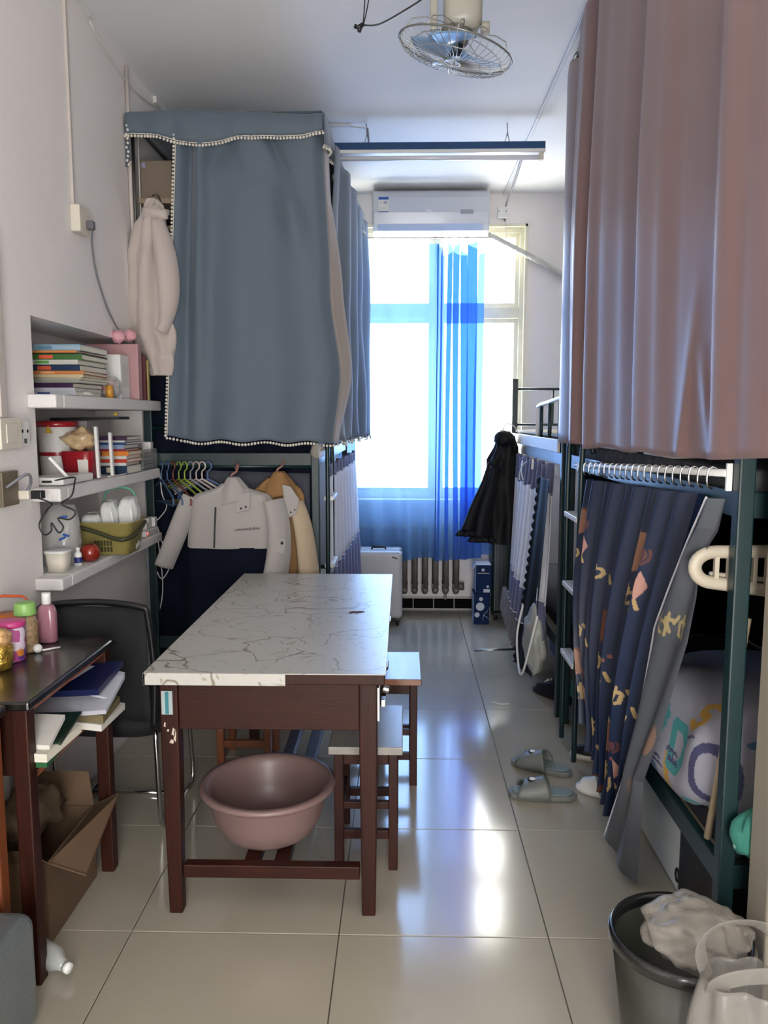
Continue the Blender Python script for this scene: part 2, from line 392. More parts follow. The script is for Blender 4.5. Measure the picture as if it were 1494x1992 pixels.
O('hem_seam', MB().tube([Vector(sheet_l(.985, k/40)) + Vector((0,-.003,0)) for k in range(41)], .0035, 5), M('deep_blue_thread', '#122a78', .8), wc)
O('curtain_wire', MB().tube([(-.50,5.765,2.722),(.62,5.765,2.722)], .004, 6), M('wire_beige', '#a08c78', .5), wc)
for u in (0, .285, .43, .57, .72, .86, 1): 
    p = sheet_r(u, 0); O('clip_ring', MB().tube([(p[0]+.009*math.cos(t), 5.765, 2.718+.012*math.sin(t)) for t in [k*PI/6 for k in range(12)]], .002, 5, closed=True), m_steel, wc)
def sheet_x(u, v): return (.56 + .10*u, 5.77+.012*math.sin(u*20), .95 - .48*v)
O('sheer_tail', MB().grid(sheet_x, 20, 10), m_blue, wc, fixn=False)
# ------------------------------------------------------------------ table
tb = E('dining_table', 'long wooden table covered in white flowered vinyl, pink basin under it', 'table', (-.39, 2.83, 0))
O('tabletop', B(-.715, -.05, 2.125, 3.53, .733, .762), m_wood, tb, bevel=.003)
vy = MB(); vy.box(-.722, -.047, 2.122, 3.535, .7625, .766)
vy.box(-.7225, -.7155, 2.1185, 3.535, .731, .7655); vy.box(-.7225, -.325, 2.1185, 2.1245, .731, .7655)
O('vinyl_cover', vy, m_vinyl, tb, bevel=.0015, label='white vinyl cover torn along the near right edge')
tp = [(-.19,2.80),(-.178,2.812),(-.165,2.808),(-.15,2.815),(-.138,2.83),(-.155,2.842),(-.168,2.835),(-.18,2.838),(-.198,2.825)]
O('torn_patch', MB().prism(tp, .7655, .7668, 'z'), M('torn_core', '#4a3028', .9), tb, label='small brown tear in the vinyl')
for x, y in ((-.70, 2.19), (-.125, 2.19), (-.70, 3.43), (-.125, 3.43)):
    l = MB(); l.v = []; a = .052
    l.add([(x+.006,y+.006,0),(x+a-.006,y+.006,0),(x+a-.006,y+a-.006,0),(x+.006,y+a-.006,0),(x,y,.5),(x+a,y,.5),(x+a,y+a,.5),(x,y+a,.5),(x,y,.733),(x+a,y,.733),(x+a,y+a,.733),(x,y+a,.733)],
          [(3,2,1,0),(0,1,5,4),(1,2,6,5),(2,3,7,6),(3,0,4,7),(4,5,9,8),(5,6,10,9),(6,7,11,10),(7,4,8,11),(8,9,10,11)])
    O('leg', l, m_wood, tb, bevel=.004)
for y in (2.20, 3.45): O('apron', B(-.648, -.125, y, y+.02, .572, .733), m_woodh, tb, bevel=.002)
for x in (-.69, ): O('apron', B(x, x+.02, 2.242, 3.43, .572, .733), m_woodh, tb, bevel=.002)
for y0, y1 in ((2.25, 2.83), (2.84, 3.42)):
    dr = O('drawer', B(-.095, -.075, y0, y1, .59, .728), m_woodh, tb, bevel=.003)
    O('drawer_pull', MB().tube([(-.072, (y0+y1)/2-.05, .66), (-.052, (y0+y1)/2-.04, .66), (-.052, (y0+y1)/2+.04, .66), (-.072, (y0+y1)/2+.05, .66)], .005), m_steel, dr)
la = MB(); la.box(-.0735, -.066, 2.20, 2.25, .60, .70); la.tube([(-.058, 2.225, .69), (-.04, 2.225, .685)], .011); la.box(-.062, -.05, 2.21, 2.245, .64, .66)
O('latch', la, m_steel, tb, bevel=.001, label='worn metal hasp')
for y in (2.195, 3.435): O('stretcher', B(-.648, -.125, y, y+.035, .115, .155), m_woodh, tb, bevel=.003)
for x in (-.475, -.385): O('slat', B(x, x+.045, 2.23, 3.435, .118, .15), m_wood, tb, bevel=.003)
st = O('sticker', B(-.694, -.662, 2.187, 2.19, .62, .69), M('sticker_paper', '#9aa7a8', .6), tb, label='pale blue and white sticker')
O('sticker_band', B(-.683, -.673, 2.1862, 2.1872, .622, .688), M('sticker_teal', '#2b7480', .6), st)
for k, (px, pz, sx, sz) in enumerate(((-.69,.585,.006,.012),(-.682,.57,.008,.006),(-.668,.56,.012,.02),(-.662,.545,.008,.03),(-.675,.535,.014,.01))):
    O('paint_chip', MB().prism([(px, pz), (px+sx*.4, pz+sz), (px+sx, pz+sz*.7), (px+sx*.8, pz-sz*.3), (px+sx*.4, pz-sz*.1)], 2.1875, 2.19), M('bare_chip', '#b9a99a', .9), tb)
# two plank stools and one more behind
def stool(label, loc, wx, wy, h, planks, mt, mtop):
    e = E('wooden_stool', label, 'stool', group='wooden stools at the table'); n = planks; pw = wx / n
    for k in range(n): O('seat_plank', B(-wx/2+k*pw+.0015, -wx/2+(k+1)*pw-.0015, -wy/2, wy/2, h-.026, h), mtop, e, bevel=.003)
    a = .03
    for sx in (-1, 1):
        for sy in (-1, 1):
            x, y = sx * (wx/2-.032), sy * (wy/2-.04)
            O('leg', B(x-a/2, x+a/2, y-a/2, y+a/2, 0, h-.026), mt, e, bevel=.003)
    for sy in (-1, 1):
        y = sy * (wy/2-.04)
        for z, t in ((h-.05, .042), (.12, .03), (.22, .024)) if sy < 0 else ((h-.05, .042), (.12, .03)): O('rail', B(-wx/2+.047, wx/2-.047, y-.01, y+.01, z-t/2, z+t/2), mt, e, bevel=.002)
    for sx in (-1, 1):
        x = sx * (wx/2-.032)
        for z, t in ((h-.05, .042), (.17, .03)): O('rail', B(x-.01, x+.01, -wy/2+.055, wy/2-.055, z-t/2, z+t/2), mt, e, bevel=.002)
    return place(e, loc)
m_greytop = M('worn_grey_plank', '#8e8a83', .35, var=.15, scale=4, stretch=(6,1,6))
m_varn = M('varnished_seat', '#7a4a2a', .3, var=.3, scale=3, stretch=(6,1,6), coat=.1)
stool('wooden stool with grey plank seat against the near right side of the table', (-.118, 2.60, 0), .24, .375, .43, 2, m_wood, m_greytop)
stool('glossy brown wooden stool with a chipped corner behind the grey plank one', (-.035, 3.20, 0), .22, .37, .45, 1, m_wood, m_varn)
stool('wooden stool seen through the table legs on the far left side', (-.66, 3.27, 0), .26, .30, .43, 2, m_orange_wood, m_greytop)
# basin on the foot slats
ba = E('wash_basin', 'large pink plastic wash basin on the foot rails under the table', 'basin', (-.43, 2.41, .15))
m_pinkpl = M('pink_plastic', '#7b6461', .4, coat=.03)
bz = MB(); bz.lathe([(0.001,.003),(.125,.0),(.15,.02),(.175,.07),(.188,.135),(.196,.15),(.212,.152),(.217,.158),(.214,.168),(.196,.17),(.186,.16),(.178,.14),(.165,.075),(.142,.03),(.12,.012),(0.001,.012)], (-.43, 2.41, .1505), 48, cap=False)
O('bowl', bz, m_pinkpl, ba)

# ------------------------------------------------------------------ desks at the left wall
def desk(label, x0, x1, y0, y1, top, legm, group='school desks along the left wall'):
    e = E('school_desk', label, 'desk', ((x0+x1)/2, (y0+y1)/2, 0), group)
    O('desktop', B(x0, x1, y0, y1, .745, .77), top, e, bevel=.006)
    a = .042
    for x in (x0+.012, x1-a-.012):
        for y in (y0+.012, y1-a-.012): O('leg', B(x, x+a, y, y+a, 0, .745), legm, e, bevel=.004)
    O('cubby_floor', B(x0+.02, x1-.02, y0+.03, y1-.03, .565, .578), legm, e)
    O('back_panel', B(x0+.014, x0+.026, y0+.055, y1-.055, .578, .745), legm, e)
    for y in (y0+.028, y1-.04): O('side_panel', B(x0+.055, x1-.055, y, y+.012, .578, .745), legm, e)
    O('edge_rail', B(x1-.04, x1-.02, y0+.054, y1-.054, .545, .5655), M('orange_rail', '#8a4b2a', .4, coat=.2), e, bevel=.003)
    O('top_rail', B(x1-.03, x1-.018, y0+.054, y1-.054, .728, .7445), M('orange_rail', '#8a4b2a', .4), e)
    return e
desk('low desk with worn black top and book-stuffed cubby', -1.262, -.925, 1.872, 2.46, m_dark, m_wood)
desk('orange-legged desk only partly in view at the left edge', -1.262, -.972, 1.22, 1.858, m_dark, m_orange_wood)
# papers and books in the cubby, sticking out
def bent(name, x0, x1, y, z, w, t, rz, rx, mat, label, cat, group, bend=.0, edge=None):
    e = MB(); n = 8
    def P(i, s, q):
        u = i / n; dx = (x1 - x0) * u; dz = -bend * u * u
        c, s_ = math.cos(rz), math.sin(rz); yy = (s - .5) * w; zz = dz + q * t + yy * math.sin(rx)
        return (x0 + dx * c - yy * s_, y + dx * s_ + yy * c, z + zz)
    vs = [P(i, s, q) for i in range(n+1) for (s, q) in ((0,0),(1,0),(1,1),(0,1))]
    fs = [(i*4+k, i*4+(k+1)%4, (i+1)*4+(k+1)%4, (i+1)*4+k) for i in range(n) for k in range(4)] + [(0,1,2,3), (n*4+3,n*4+2,n*4+1,n*4)]
    e.add(vs, fs); o = O(name, e, mat, bevel=0); tagt(o, label, cat, group); return o
m_pap = M('white_paper', '#cfcdc6', .7, var=.05, scale=20)
gp = 'books and papers in the black desk'
bent('workbook', -1.16, -.915, 2.00, .580, .19, .016, .06, 0, M('green_cover', '#1f5a35', .4), 'green-covered workbook lying flat nearest the front leg of the desk', 'book', gp)
bent('workbook', -1.16, -.90, 2.02, .598, .20, .022, -.04, 0, m_paper, 'thick cream-paged workbook on the green one in the desk', 'book', gp)
bent('magazine', -1.18, -.905, 2.04, .622, .2, .006, .12, .05, M('dark_green_print', '#1c3024', .3, var=.5, scale=20), 'dark green magazine in the desk cubby', 'magazine', gp)
bent('paper_sheaf', -1.15, -.915, 1.98, .645, .13, .012, .1, .25, m_pap, 'loose white sheaf under the desk top by its front leg', 'paper', gp, .01)
bent('notebook', -1.16, -.87, 2.29, .580, .18, .02, -.03, 0, m_pap, 'white notebook with curled corners at the cubby floor by the rear leg', 'book', gp, .015)
bent('yellowed_book', -1.14, -.875, 2.27, .603, .16, .026, .05, 0, M('aged_cover', '#6d6242', .6, var=.2), 'yellowed book bent over the cubby edge', 'book', gp, .02)
bent('rolled_magazine', -1.14, -.855, 2.26, .634, .17, .012, .02, .28, M('cool_paper', '#aeb0bb', .5), 'grey-white magazine curling out of the cubby', 'magazine', gp, -.012)
bent('blue_folder', -1.14, -.885, 2.32, .668, .20, .018, -.02, .12, M('navy_cover', '#141c44', .35), 'dark blue folder on top of the papers in the desk', 'folder', gp, -.01)
bent('exam_sheets', -1.12, -.865, 2.30, .692, .15, .006, .05, .2, M('cool_paper', '#aeb0bb', .5), 'thin sheets directly under the desk top at its far end', 'paper', gp, .035)

# things on the desk
def T(name, label, cat, loc, group=None): return E(name, label, cat, loc, group)
x, y = -1.128, 2.13
j = T('gold_bottle', 'gold foil wrapped bottle at the near edge of the desk things', 'bottle', (x, y, .77))
m_gold = M('gold_foil', '#b09040', .3, .8, var=.3, scale=30, bump=.8, bscale=60)
O('body', MB().loft([(x,y,.771,.03,.03),(x,y,.79,.036,.036),(x,y,.835,.038,.038),(x,y,.842,.03,.03)], 20), m_gold, j)
O('cap', MB().ball((x, y, .858), .036, 16, 10, (1,1,.85), .12, 3), M('pale_gold', '#c9a070', .35, .4, var=.3, scale=50, bump=.5), j)
x, y = -1.135, 2.215
j = T('candy_jar', 'white jar with purple fruit print and bright pink lid', 'jar', (x, y, .77))
m_fruit = M('fruit_print', '#c9bccb', .35)
n = m_fruit.node_tree.nodes; L = m_fruit.node_tree.links; v = n.new('ShaderNodeTexVoronoi'); v.inputs['Scale'].default_value = 45; tcc = n.new('ShaderNodeTexCoord'); L.new(tcc.outputs['Object'], v.inputs[0])
rr = n.new('ShaderNodeValToRGB'); rr.color_ramp.interpolation = 'CONSTANT'
for k, (p_, cc) in enumerate(((0,'#5f3c86'),(.25,'#a04a80'),(.45,'#c9bccb'),(.7,'#c97a3a'),(.85,'#8a2a50'))):
    el = rr.color_ramp.elements[k] if k < 2 else rr.color_ramp.elements.new(p_); el.position = p_; el.color = C(cc)
L.new(v.outputs['Color'], rr.inputs[0]); L.new(rr.outputs[0], n['Principled BSDF'].inputs['Base Color'])
O('body', MB().lathe([(.036,0),(.038,.004),(.038,.098),(.036,.1)], (x,y,.771), 28), m_fruit, j)
O('lid', MB().lathe([(.040,0),(.041,.003),(.041,.014),(.038,.017),(.02,.0175)], (x,y,.871), 28), M('pink_lid', '#b83a7c', .35), j)
x, y = -1.132, 2.30
j = T('shampoo_jar', 'clear jar of brown beads with a light green flip lid', 'jar', (x, y, .77))
O('body', MB().lathe([(.030,0),(.034,.006),(.034,.09),(.028,.105),(.026,.112)], (x,y,.771), 24), M('amber_beads', '#8a7458', .25, var=.35, scale=80), j)
O('lid', MB().lathe([(.030,0),(.032,.003),(.030,.034),(.026,.038)], (x,y,.8835), 24), M('lime_lid', '#7fae5e', .4), j, bevel=.001)
x, y = -1.112, 2.40
j = T('pink_bottle', 'tall clear bottle of pink liquid with a white flip cap', 'bottle', (x, y, .77))
O('body', MB().loft([(x,y,.771,.026,.018),(x,y,.776,.029,.021),(x,y,.868,.029,.021),(x,y,.885,.022,.018),(x,y,.892,.012,.012)], 24, e=.7), M('pink_liquid', '#9a6a78', .15, coat=.5, var=.15, scale=12), j)
O('cap', MB().lathe([(.012,0),(.0135,.002),(.0135,.034),(.012,.036)], (x,y,.8925), 20), m_white, j)
x, y = -1.22, 2.40
j = T('orange_basket', 'small translucent orange basket with upright handle behind the green-lid jar', 'basket', (x, y, .77))
m_or = M('orange_plastic', '#c2702a', .3, alpha=.9)
O('body', MB().loft([(x,y,.7712,.04,.035),(x,y,.86,.052,.045)], 24, e=.6), m_or, j)
O('handle', MB().tube([(x-.05,y,.86),(x-.047,y,.91),(x-.03,y,.917),(x+.03,y,.917),(x+.045,y,.91),(x+.05,y,.86)], .0045), M('orange_handle', '#c4562a', .35), j)
x, y = -1.092, 2.285
j = T('spoon', 'white round-bowled plastic spoon on the black desk top', 'spoon', (x, y, .77))
O('bowl', MB().ball((x, y, .784), .0135, 14, 10), m_white, j)
O('handle', MB().tube([(x+.01,y+.008,.776),(x+.045,y+.05,.7735)], .003), m_white, j)

# black mesh chair between desk and table
ch = E('office_chair', 'black mesh-back chair with chrome sled legs between desk and table', 'chair')
W = .18; bf = []
bf = smooth_path([(-W,0,.40),(-W-.012,-.01,.60),(-W-.003,-.03,.80),(-W+.02,-.035,.835),(0,-.025,.848),(W-.02,-.035,.835),(W+.003,-.03,.80),(W+.012,-.01,.60),(W,0,.40)], 6)
O('back_frame', MB().tube(bf, .017, 10, flat=.7), m_black, ch)
mm = M('chair_mesh', '#17181b', .8, alpha=.86)
O('back_mesh', MB().grid(lambda u, v: ((u-.5)*2*W*.97, -.008-.024*v+.02*math.sin(PI*u), .42+.41*v), 14, 10), mm, ch, solid=.004)
O('seat', MB().loft([(0,.20,.375,.185,.185),(0,.20,.36,.2,.2),(0,.20,.40,.205,.21),(0,.20,.425,.195,.2),(0,.20,.43,.15,.16)], 32, e=.5), M('seat_fabric', '#0c0d12', .85), ch)
for sx in (-1, 1):
    X = sx * .185
    O('sled_leg', MB().tube(smooth_path([(X*.95,.03,.385),(X,.0,.35),(X,.02,.10),(X,.05,.013),(X,.12,.011),(X,.34,.011),(X,.40,.02),(X,.41,.10),(X*.97,.37,.36),(X*.9,.30,.385)], 5), .009, 8), m_chrome, ch)
O('cross_bar', MB().tube([(-.185,.3,.011),(.185,.3,.011)], .008), m_chrome, ch)
place(ch, (-1.045, 2.64, 0), -.03)

# cardboard boxes, bag and bottle under the desk
b1 = E('cardboard_box', 'open brown cardboard box with raised flaps under the black desk', 'box', (-1.07, 2.26, 0))
bm_ = MB(); x0, x1, y0, y1, h = -1.21, -.985, 2.05, 2.385, .24; t = .004
for q in ((x0,x1,y0,y1,.001,t),(x0,x0+t,y0,y1,t,h),(x1-t,x1,y0,y1,t,h),(x0+t,x1-t,y0,y0+t,t,h),(x0+t,x1-t,y1-t,y1,t,h)): bm_.box(*q)
O('carton', bm_, m_card, b1)
fl = MB(); fl.obox((x1-.002, y0+.01, h), (x1+.055, y0+.02, h+.10), .003, .003)
def flap(a, b_, c, d): return MB().add([a, b_, c, d, *[tuple(Vector(p) + Vector((.0, .0, .004))) for p in (a, b_, c, d)]], [(0,1,2,3),(7,6,5,4),(0,4,5,1),(1,5,6,2),(2,6,7,3),(3,7,4,0)])
for p4 in (((x1,y0,h),(x1,y1,h),(x1+.09,y1-.02,h+.05),(x1+.09,y0+.04,h-.06)), ((x0,y1,h),(x1,y1,h),(x1-.03,y1+.04,h+.09),(x0+.02,y1+.04,h+.09)), ((x0,y0,h),(x1,y0,h),(x1-.02,y0-.05,h+.06),(x0+.03,y0-.05,h+.06))): O('flap', flap(*p4), m_card, b1)
bagc = MB().ball((-1.11, 2.23, .3), .10, 20, 14, (.8,1,.75), .5, 4, 2.4)
tagt(O('paper_bag', bagc, M('brown_paper', '#5a4a38', .75, var=.3, scale=7, bump=.5, bscale=30)), 'crumpled brown paper bag sitting in the open cardboard box', 'bag')
x, y = -1.0, 1.985
bo = E('plastic_bottle', 'clear empty plastic bottle lying on the floor beside the desk leg', 'bottle', (x, y, 0))
O('body', MB().tube([(-1.03,2.0,.035),(-1.02,1.995,.035),(-.98,1.97,.035),(-.93,1.94,.035),(-.905,1.925,.035),(-.885,1.913,.035)], [.028,.033,.034,.033,.018,.012], 16), m_clear, bo)
O('cap', MB().tube([(-.885,1.913,.035),(-.872,1.905,.035)], .014, 14), m_white, bo)
# grey suitcase lying at the lower left, white stool cushion behind
sc = E('grey_suitcase', 'ribbed grey hard-shell suitcase standing at the lower left corner', 'suitcase', (-1.08, 1.5, 0))
m_gs = M('grey_shell', '#5f6668', .3, coat=.2, var=.06, scale=20, bump=.15, bscale=150)
O('shell', MB().box(-1.17, -1.025, 1.285, 1.765, .012, .30).box(-1.02, -.878, 1.285, 1.765, .012, .30), m_gs, sc, bevel=.035, seg=5)
O('zip_band', B(-1.029, -1.016, 1.295, 1.755, .022, .29), m_black, sc, bevel=.02, seg=3)
for yy in (1.64, 1.34):
    for xx in (-1.11, -.94): O('wheel', MB().lathe([(.003,0),(.02,.0),(.02,.012),(.003,.012)], (xx, yy, .0), 14), m_black, sc)
pw = E('wrapped_roll', 'white plastic-wrapped paper roll at the left edge beside the suitcase', 'roll', (-1.08, 1.80, 0))
O('body', MB().lathe([(.02,0),(.06,.0),(.062,.01),(.062,.44),(.058,.45),(.02,.45)], (-1.09, 1.786, .001), 24), M('wrapped_white', '#b9b5a8', .4, bump=.5, bscale=40), pw)
O('rim', MB().tube([(-1.09+.064*math.cos(a), 1.786+.064*math.sin(a), .44) for a in [k*PI/10 for k in range(20)]], .004, 6, closed=True), m_ivory, pw)
# ------------------------------------------------------------------ shelf contents
def book(label, x0, x1, y0, y1, z0, z1, col, group, tilt=0, tcol=None, title=None, spine='y'):
    """book lying flat, spine towards the camera; page block showing on the +x side"""
    cx, cy = (x0+x1)/2, (y0+y1)/2; hx, hy, t = (x1-x0)/2, (y1-y0)/2, z1-z0
    e = E('book', label, 'book', (0,0,0), group); mat = M('cover_' + col.strip('#'), col, .4, var=.06, scale=12)
    cv = MB(); cv.box(-hx, hx, -hy, hy, 0, .0016); cv.box(-hx, hx, -hy, hy, t-.0016, t); cv.box(-hx, hx, -hy, -hy+.002, .0016, t-.0016)
    O('cover', cv, mat, e)
    O('pages', B(-hx+.002, hx-.003, -hy+.0025, hy-.003, .002, t-.002), m_paper, e)
    if tcol: O('spine_label', B(-hx*.55, -hx*.05, -hy-.0006, -hy+.0005, t*.2, t*.8), M('label_' + tcol.strip('#'), tcol, .5), e)
    if title and t > .011: text(title, t*.55, M('title_ink', '#b9bcc0', .5), 'title', e, (-hx*.0, -hy-.0004, t*.25), FACE_CAM, ext=.0003)
    return place(e, (cx, cy, z0), tilt)
g1 = 'pile of books on the top shelf'
cols = [('#b9bfc9','#3a4c84',.018,'white book with a blue label at the very bottom of the top-shelf pile'),('#c2c3cd',None,.012,'pale lilac book second from the bottom of the top-shelf pile'),('#3c2448',None,.017,'dark purple book low in the top-shelf pile'),
        ('#8c8f86',None,.010,'thin grey book lower of two above the purple one'),('#a9a593',None,.010,'thin beige-grey book upper of two above the purple one'),('#bfae8c',None,.010,'cream book below the orange-brown one'),
        ('#b0703a','#c98a5a',.012,'orange-brown book in the middle of the top-shelf pile'),('#1d3350','#c7502c',.022,'thick navy book with orange spine label in the top-shelf pile'),('#b4b6b0','#4d8a3c',.017,'light grey and green book between the navy and green ones'),
        ('#3a6230','#cc4f33',.020,'green book with red spine label near the top of the pile'),('#22252c',None,.004,'thin black book on the green one'),('#c27a3c',None,.008,'thin orange book second from top of the pile'),('#7fa0b4','#56798f',.022,'light blue book with grey title on top of the pile')]
z = 1.5485
TT = {12:'COLLEGE ENGLISH'}
for i, (c_, l_, t_, lab) in enumerate(cols):
    dx, dy = R_.uniform(-.010, .006), R_.uniform(-.014, .012)
    book(lab, -1.385+dx, -1.180+dx-(.02 if i < 3 else 0), 2.93+dy, 3.19+dy, z, z+t_, c_, g1, R_.uniform(-.05, .05), l_, TT.get(i)); z += t_ + .0004
tagt(O('paper', B(-1.33, -1.172, 2.76, 2.90, 1.5485, 1.5495), m_pap), 'white sheet lying at the front of the top shelf', 'paper')
tis = O('tissue', MB().ball((-1.20, 3.02, 1.558), .03, 14, 8, (.6,1.3,.32), .5, 5), m_pap); tagt(tis, 'crumpled tissue beside the book pile on the top shelf', 'tissue')
w1 = E('white_carton', 'plain white carton standing behind the book pile on the top shelf', 'box', (-1.27, 3.44, 1.5485))
O('carton', B(-1.36, -1.20, 3.385, 3.495, 1.5486, 1.735), m_white, w1, bevel=.003); O('carton_label', B(-1.2005, -1.1993, 3.40, 3.48, 1.60, 1.70), m_pap, w1)
w2 = tagt(O('pink_folder', B(-1.40, -1.165, 3.51, 3.56, 1.5486, 1.79), M('dusty_rose_board', '#a98284', .5), bevel=.004), 'dusty pink upright folder on the top shelf below the plug', 'folder')
for k, (cc, lab, hh, nm) in enumerate((('#5a2a2c','dark red notebook standing at the far end of the top shelf',.20,'notebook'),('#b9a86a','yellowish notebook leaning beside the dark red one',.18,'notebook'))):
    tagt(O(nm, B(-1.38, -1.17, 3.62+k*.035, 3.64+k*.035, 1.5486, 1.5486+hh), M('cover_'+cc[1:], cc, .5)), lab, 'notebook')
pb = O('snack_bag', MB().ball((-1.215, 3.30, 1.595), .06, 20, 14, (.62,1.25,.75), .45, 11, 2.5), m_bag); tagt(pb, 'crinkled clear bag of pink tissues at the front of the top shelf', 'bag')
tagt(O('pink_pouch', MB().ball((-1.215, 3.275, 1.592), .04, 14, 10, (.6,1.1,1), .3, 2), M('peach', '#c08a80', .6)), 'peach pouch inside the clear bag on the top shelf', 'pouch')
tagt(O('orange_tube', MB().lathe([(.001,0),(.015,0),(.015,.05),(.001,.05)], (-1.19, 3.22, 1.5486), 14, cap=False), M('amber_plastic', '#c08a34', .4)), 'small orange tube beside the books on the top shelf', 'tube')
bow = E('ribbon_bow', 'pink gauze bow resting on the pink folder top', 'bow', (-1.23, 3.53, 1.82)); mb_ = M('pink_gauze', '#cf9aa2', .7)
O('loop', MB().ball((-1.245, 3.50, 1.82), .032, 14, 10, (1,.8,.85), .4, 8), mb_, bow); O('loop', MB().ball((-1.21, 3.55, 1.83), .028, 14, 10, (1,1,.9), .4, 9), mb_, bow)

# middle shelf
z2 = 1.2295
def pail(name, label, cat, x, y, z, r, h, colb, colr, taper=.85, lid=None):
    e = E(name, label, cat, (x, y, z))
    O('body', MB().lathe([(r*taper*.96,0),(r*taper,.004),(r,h*.95),(r*.97,h*.95),(r*taper*.95,.008),(.001,.008)], (x,y,z+.0005), 28, cap=False), colb, e)
    O('rim', MB().lathe([(r,h*.9),(r*1.05,h*.91),(r*1.05,h),(r*.97,h),(r*.97,h*.9)], (x,y,z+.0005), 28, cap=False), colr, e)
    return e
m_red = M('red_plastic', '#8f1420', .3, coat=.2)
pl = pail('snack_pail', 'white paper pail with a red rim and yellow badge on the middle shelf', 'bucket', -1.385, 3.16, z2, .075, .225, m_white, m_red)
O('badge', MB().prism([(-1.40,1.41),(-1.37,1.41),(-1.385,1.44)], 3.079, 3.084), M('badge_yellow', '#b9982c', .5), pl)
O('stripe', MB().lathe([(.0715,.09),(.0725,.105)], (-1.385, 3.16, z2), 28, cap=False), m_red, pl)
rt = E('red_tub', 'red square tub with a white label holding a food bag, middle shelf', 'tub', (-1.275, 3.09, z2))
O('body', MB().loft([(-1.275,3.115,z2+.0005,.055,.055),(-1.275,3.115,z2+.105,.066,.066),(-1.275,3.115,z2+.11,.062,.062)], 28, e=.5), m_red, rt)
O('tub_label', MB().add([(-1.262,3.056,z2+.012),(-1.226,3.060,z2+.012),(-1.222,3.050,z2+.078),(-1.262,3.046,z2+.078)], [(0,1,2,3)]), m_pap, rt, solid=.001)
tagt(O('food_bag', MB().ball((-1.275, 3.115, z2+.152), .058, 20, 14, (1.1,1.1,.72), .5, 21, 2.2), M('yellow_bag', '#c2a882', .35, var=.25, scale=9, bump=.6, bscale=30, coat=.2)), 'crumpled yellowish food bag on top of the red tub', 'bag')
tagt(O('big_box', B(-1.46, -1.30, 3.25, 3.50, z2+.0005, z2+.225), M('grey_box', '#a39d9a', .6)), 'greyish box at the back of the middle shelf', 'box')
tagt(O('black_folder', MB().obox((-1.47, 3.36, z2+.233), (-1.19, 3.38, z2+.238), .16, .012), m_black), 'flat black folder lying across the box under the top shelf', 'folder')
tagt(O('toy_chick', MB().ball((-1.205, 3.32, z2+.254), .010, 10, 8, (1,1,.8)), M('yellow', '#b79c3a', .5)), 'tiny yellow toy ball on the black folder end', 'toy')
rou = E('wifi_router', 'flat white wifi router with three antennas on the middle shelf', 'router', (-1.22, 2.9, z2))
O('body', B(-1.33, -1.195, 2.755, 3.03, z2+.002, z2+.03), m_white, rou, bevel=.006, seg=3)
O('port', MB().box(-1.27, -1.235, 2.7535, 2.756, z2+.012, z2+.02), m_black, rou)
for a, b_ in (((-1.262,2.80,z2+.10),(-1.205,2.83,z2+.02)), ((-1.192,3.065,z2+.205),(-1.187,3.065,z2+.006)), ((-1.187,3.20,z2+.18),(-1.183,3.20,z2+.006))):
    O('antenna', MB().obox(a, b_, .019, .011), m_white, rou, bevel=.002)
g2 = 'books stacked on the middle shelf'
mid = [('#16304a','#c9c2a0',.036,'thick dark teal book at the bottom of the middle-shelf stack'),('#c9c9c6',None,.012,'white thin book third from bottom of the middle-shelf stack'),('#b23a26',None,.015,'red-orange book in the middle-shelf stack'),('#c4c0bb',None,.014,'pale book under the orange one, middle shelf'),
       ('#cf7a2c',None,.018,'bright orange book in the middle-shelf stack'),('#8a2430',None,.010,'crimson thin book above the orange one, middle shelf'),('#8193b4',None,.017,'pale blue book in the middle-shelf stack'),('#26406c',None,.010,'blue book second from top of the middle-shelf stack'),('#bfc0bd',None,.008,'thin white book under the top purple one, middle shelf'),('#3a1f3e',None,.016,'dark purple book on top of the middle-shelf stack')]
z = z2 + .0005
for i, (c_, l_, t_, lab) in enumerate(mid):
    dx = R_.uniform(-.012, .008); book(lab, -1.285+dx, -1.172+dx, 3.34, 3.53, z, z+t_, c_, g2, R_.uniform(-.04, .04), l_); z += t_ + .0004
bin_ = E('clear_bin', 'clear grey plastic bin of small books at the far end of the middle shelf', 'bin', (-1.29, 3.68, z2))
bb_ = MB(); x0, x1, y0, y1, h = -1.40, -1.18, 3.585, 3.78, .095
for q in ((x0,x1,y0,y1,z2+.001,z2+.004),(x0,x0+.003,y0,y1,z2+.004,z2+h),(x1-.003,x1,y0,y1,z2+.004,z2+h),(x0,x1,y0,y0+.003,z2+.004,z2+h),(x0,x1,y1-.003,y1,z2+.004,z2+h)): bb_.box(*q)
O('tub', bb_, M('smoky_clear', '#8d9092', .15, alpha=.4), bin_)
z = z2 + .005
for i, (cc, t_, lab) in enumerate((('#1e2f4a',.02,'navy paperback lying lowest inside the clear bin'),('#7a2a2a',.014,'red paperback in the middle of the clear bin'),('#27364c',.02,'dark blue paperback second in the clear bin'),('#b0784a',.014,'tan paperback on top inside the clear bin'))):
    book(lab, x0+.01, x1-.012, y0+.008, y1-.01, z, z+t_, cc, 'paperbacks in the clear bin'); z += t_ + .0005

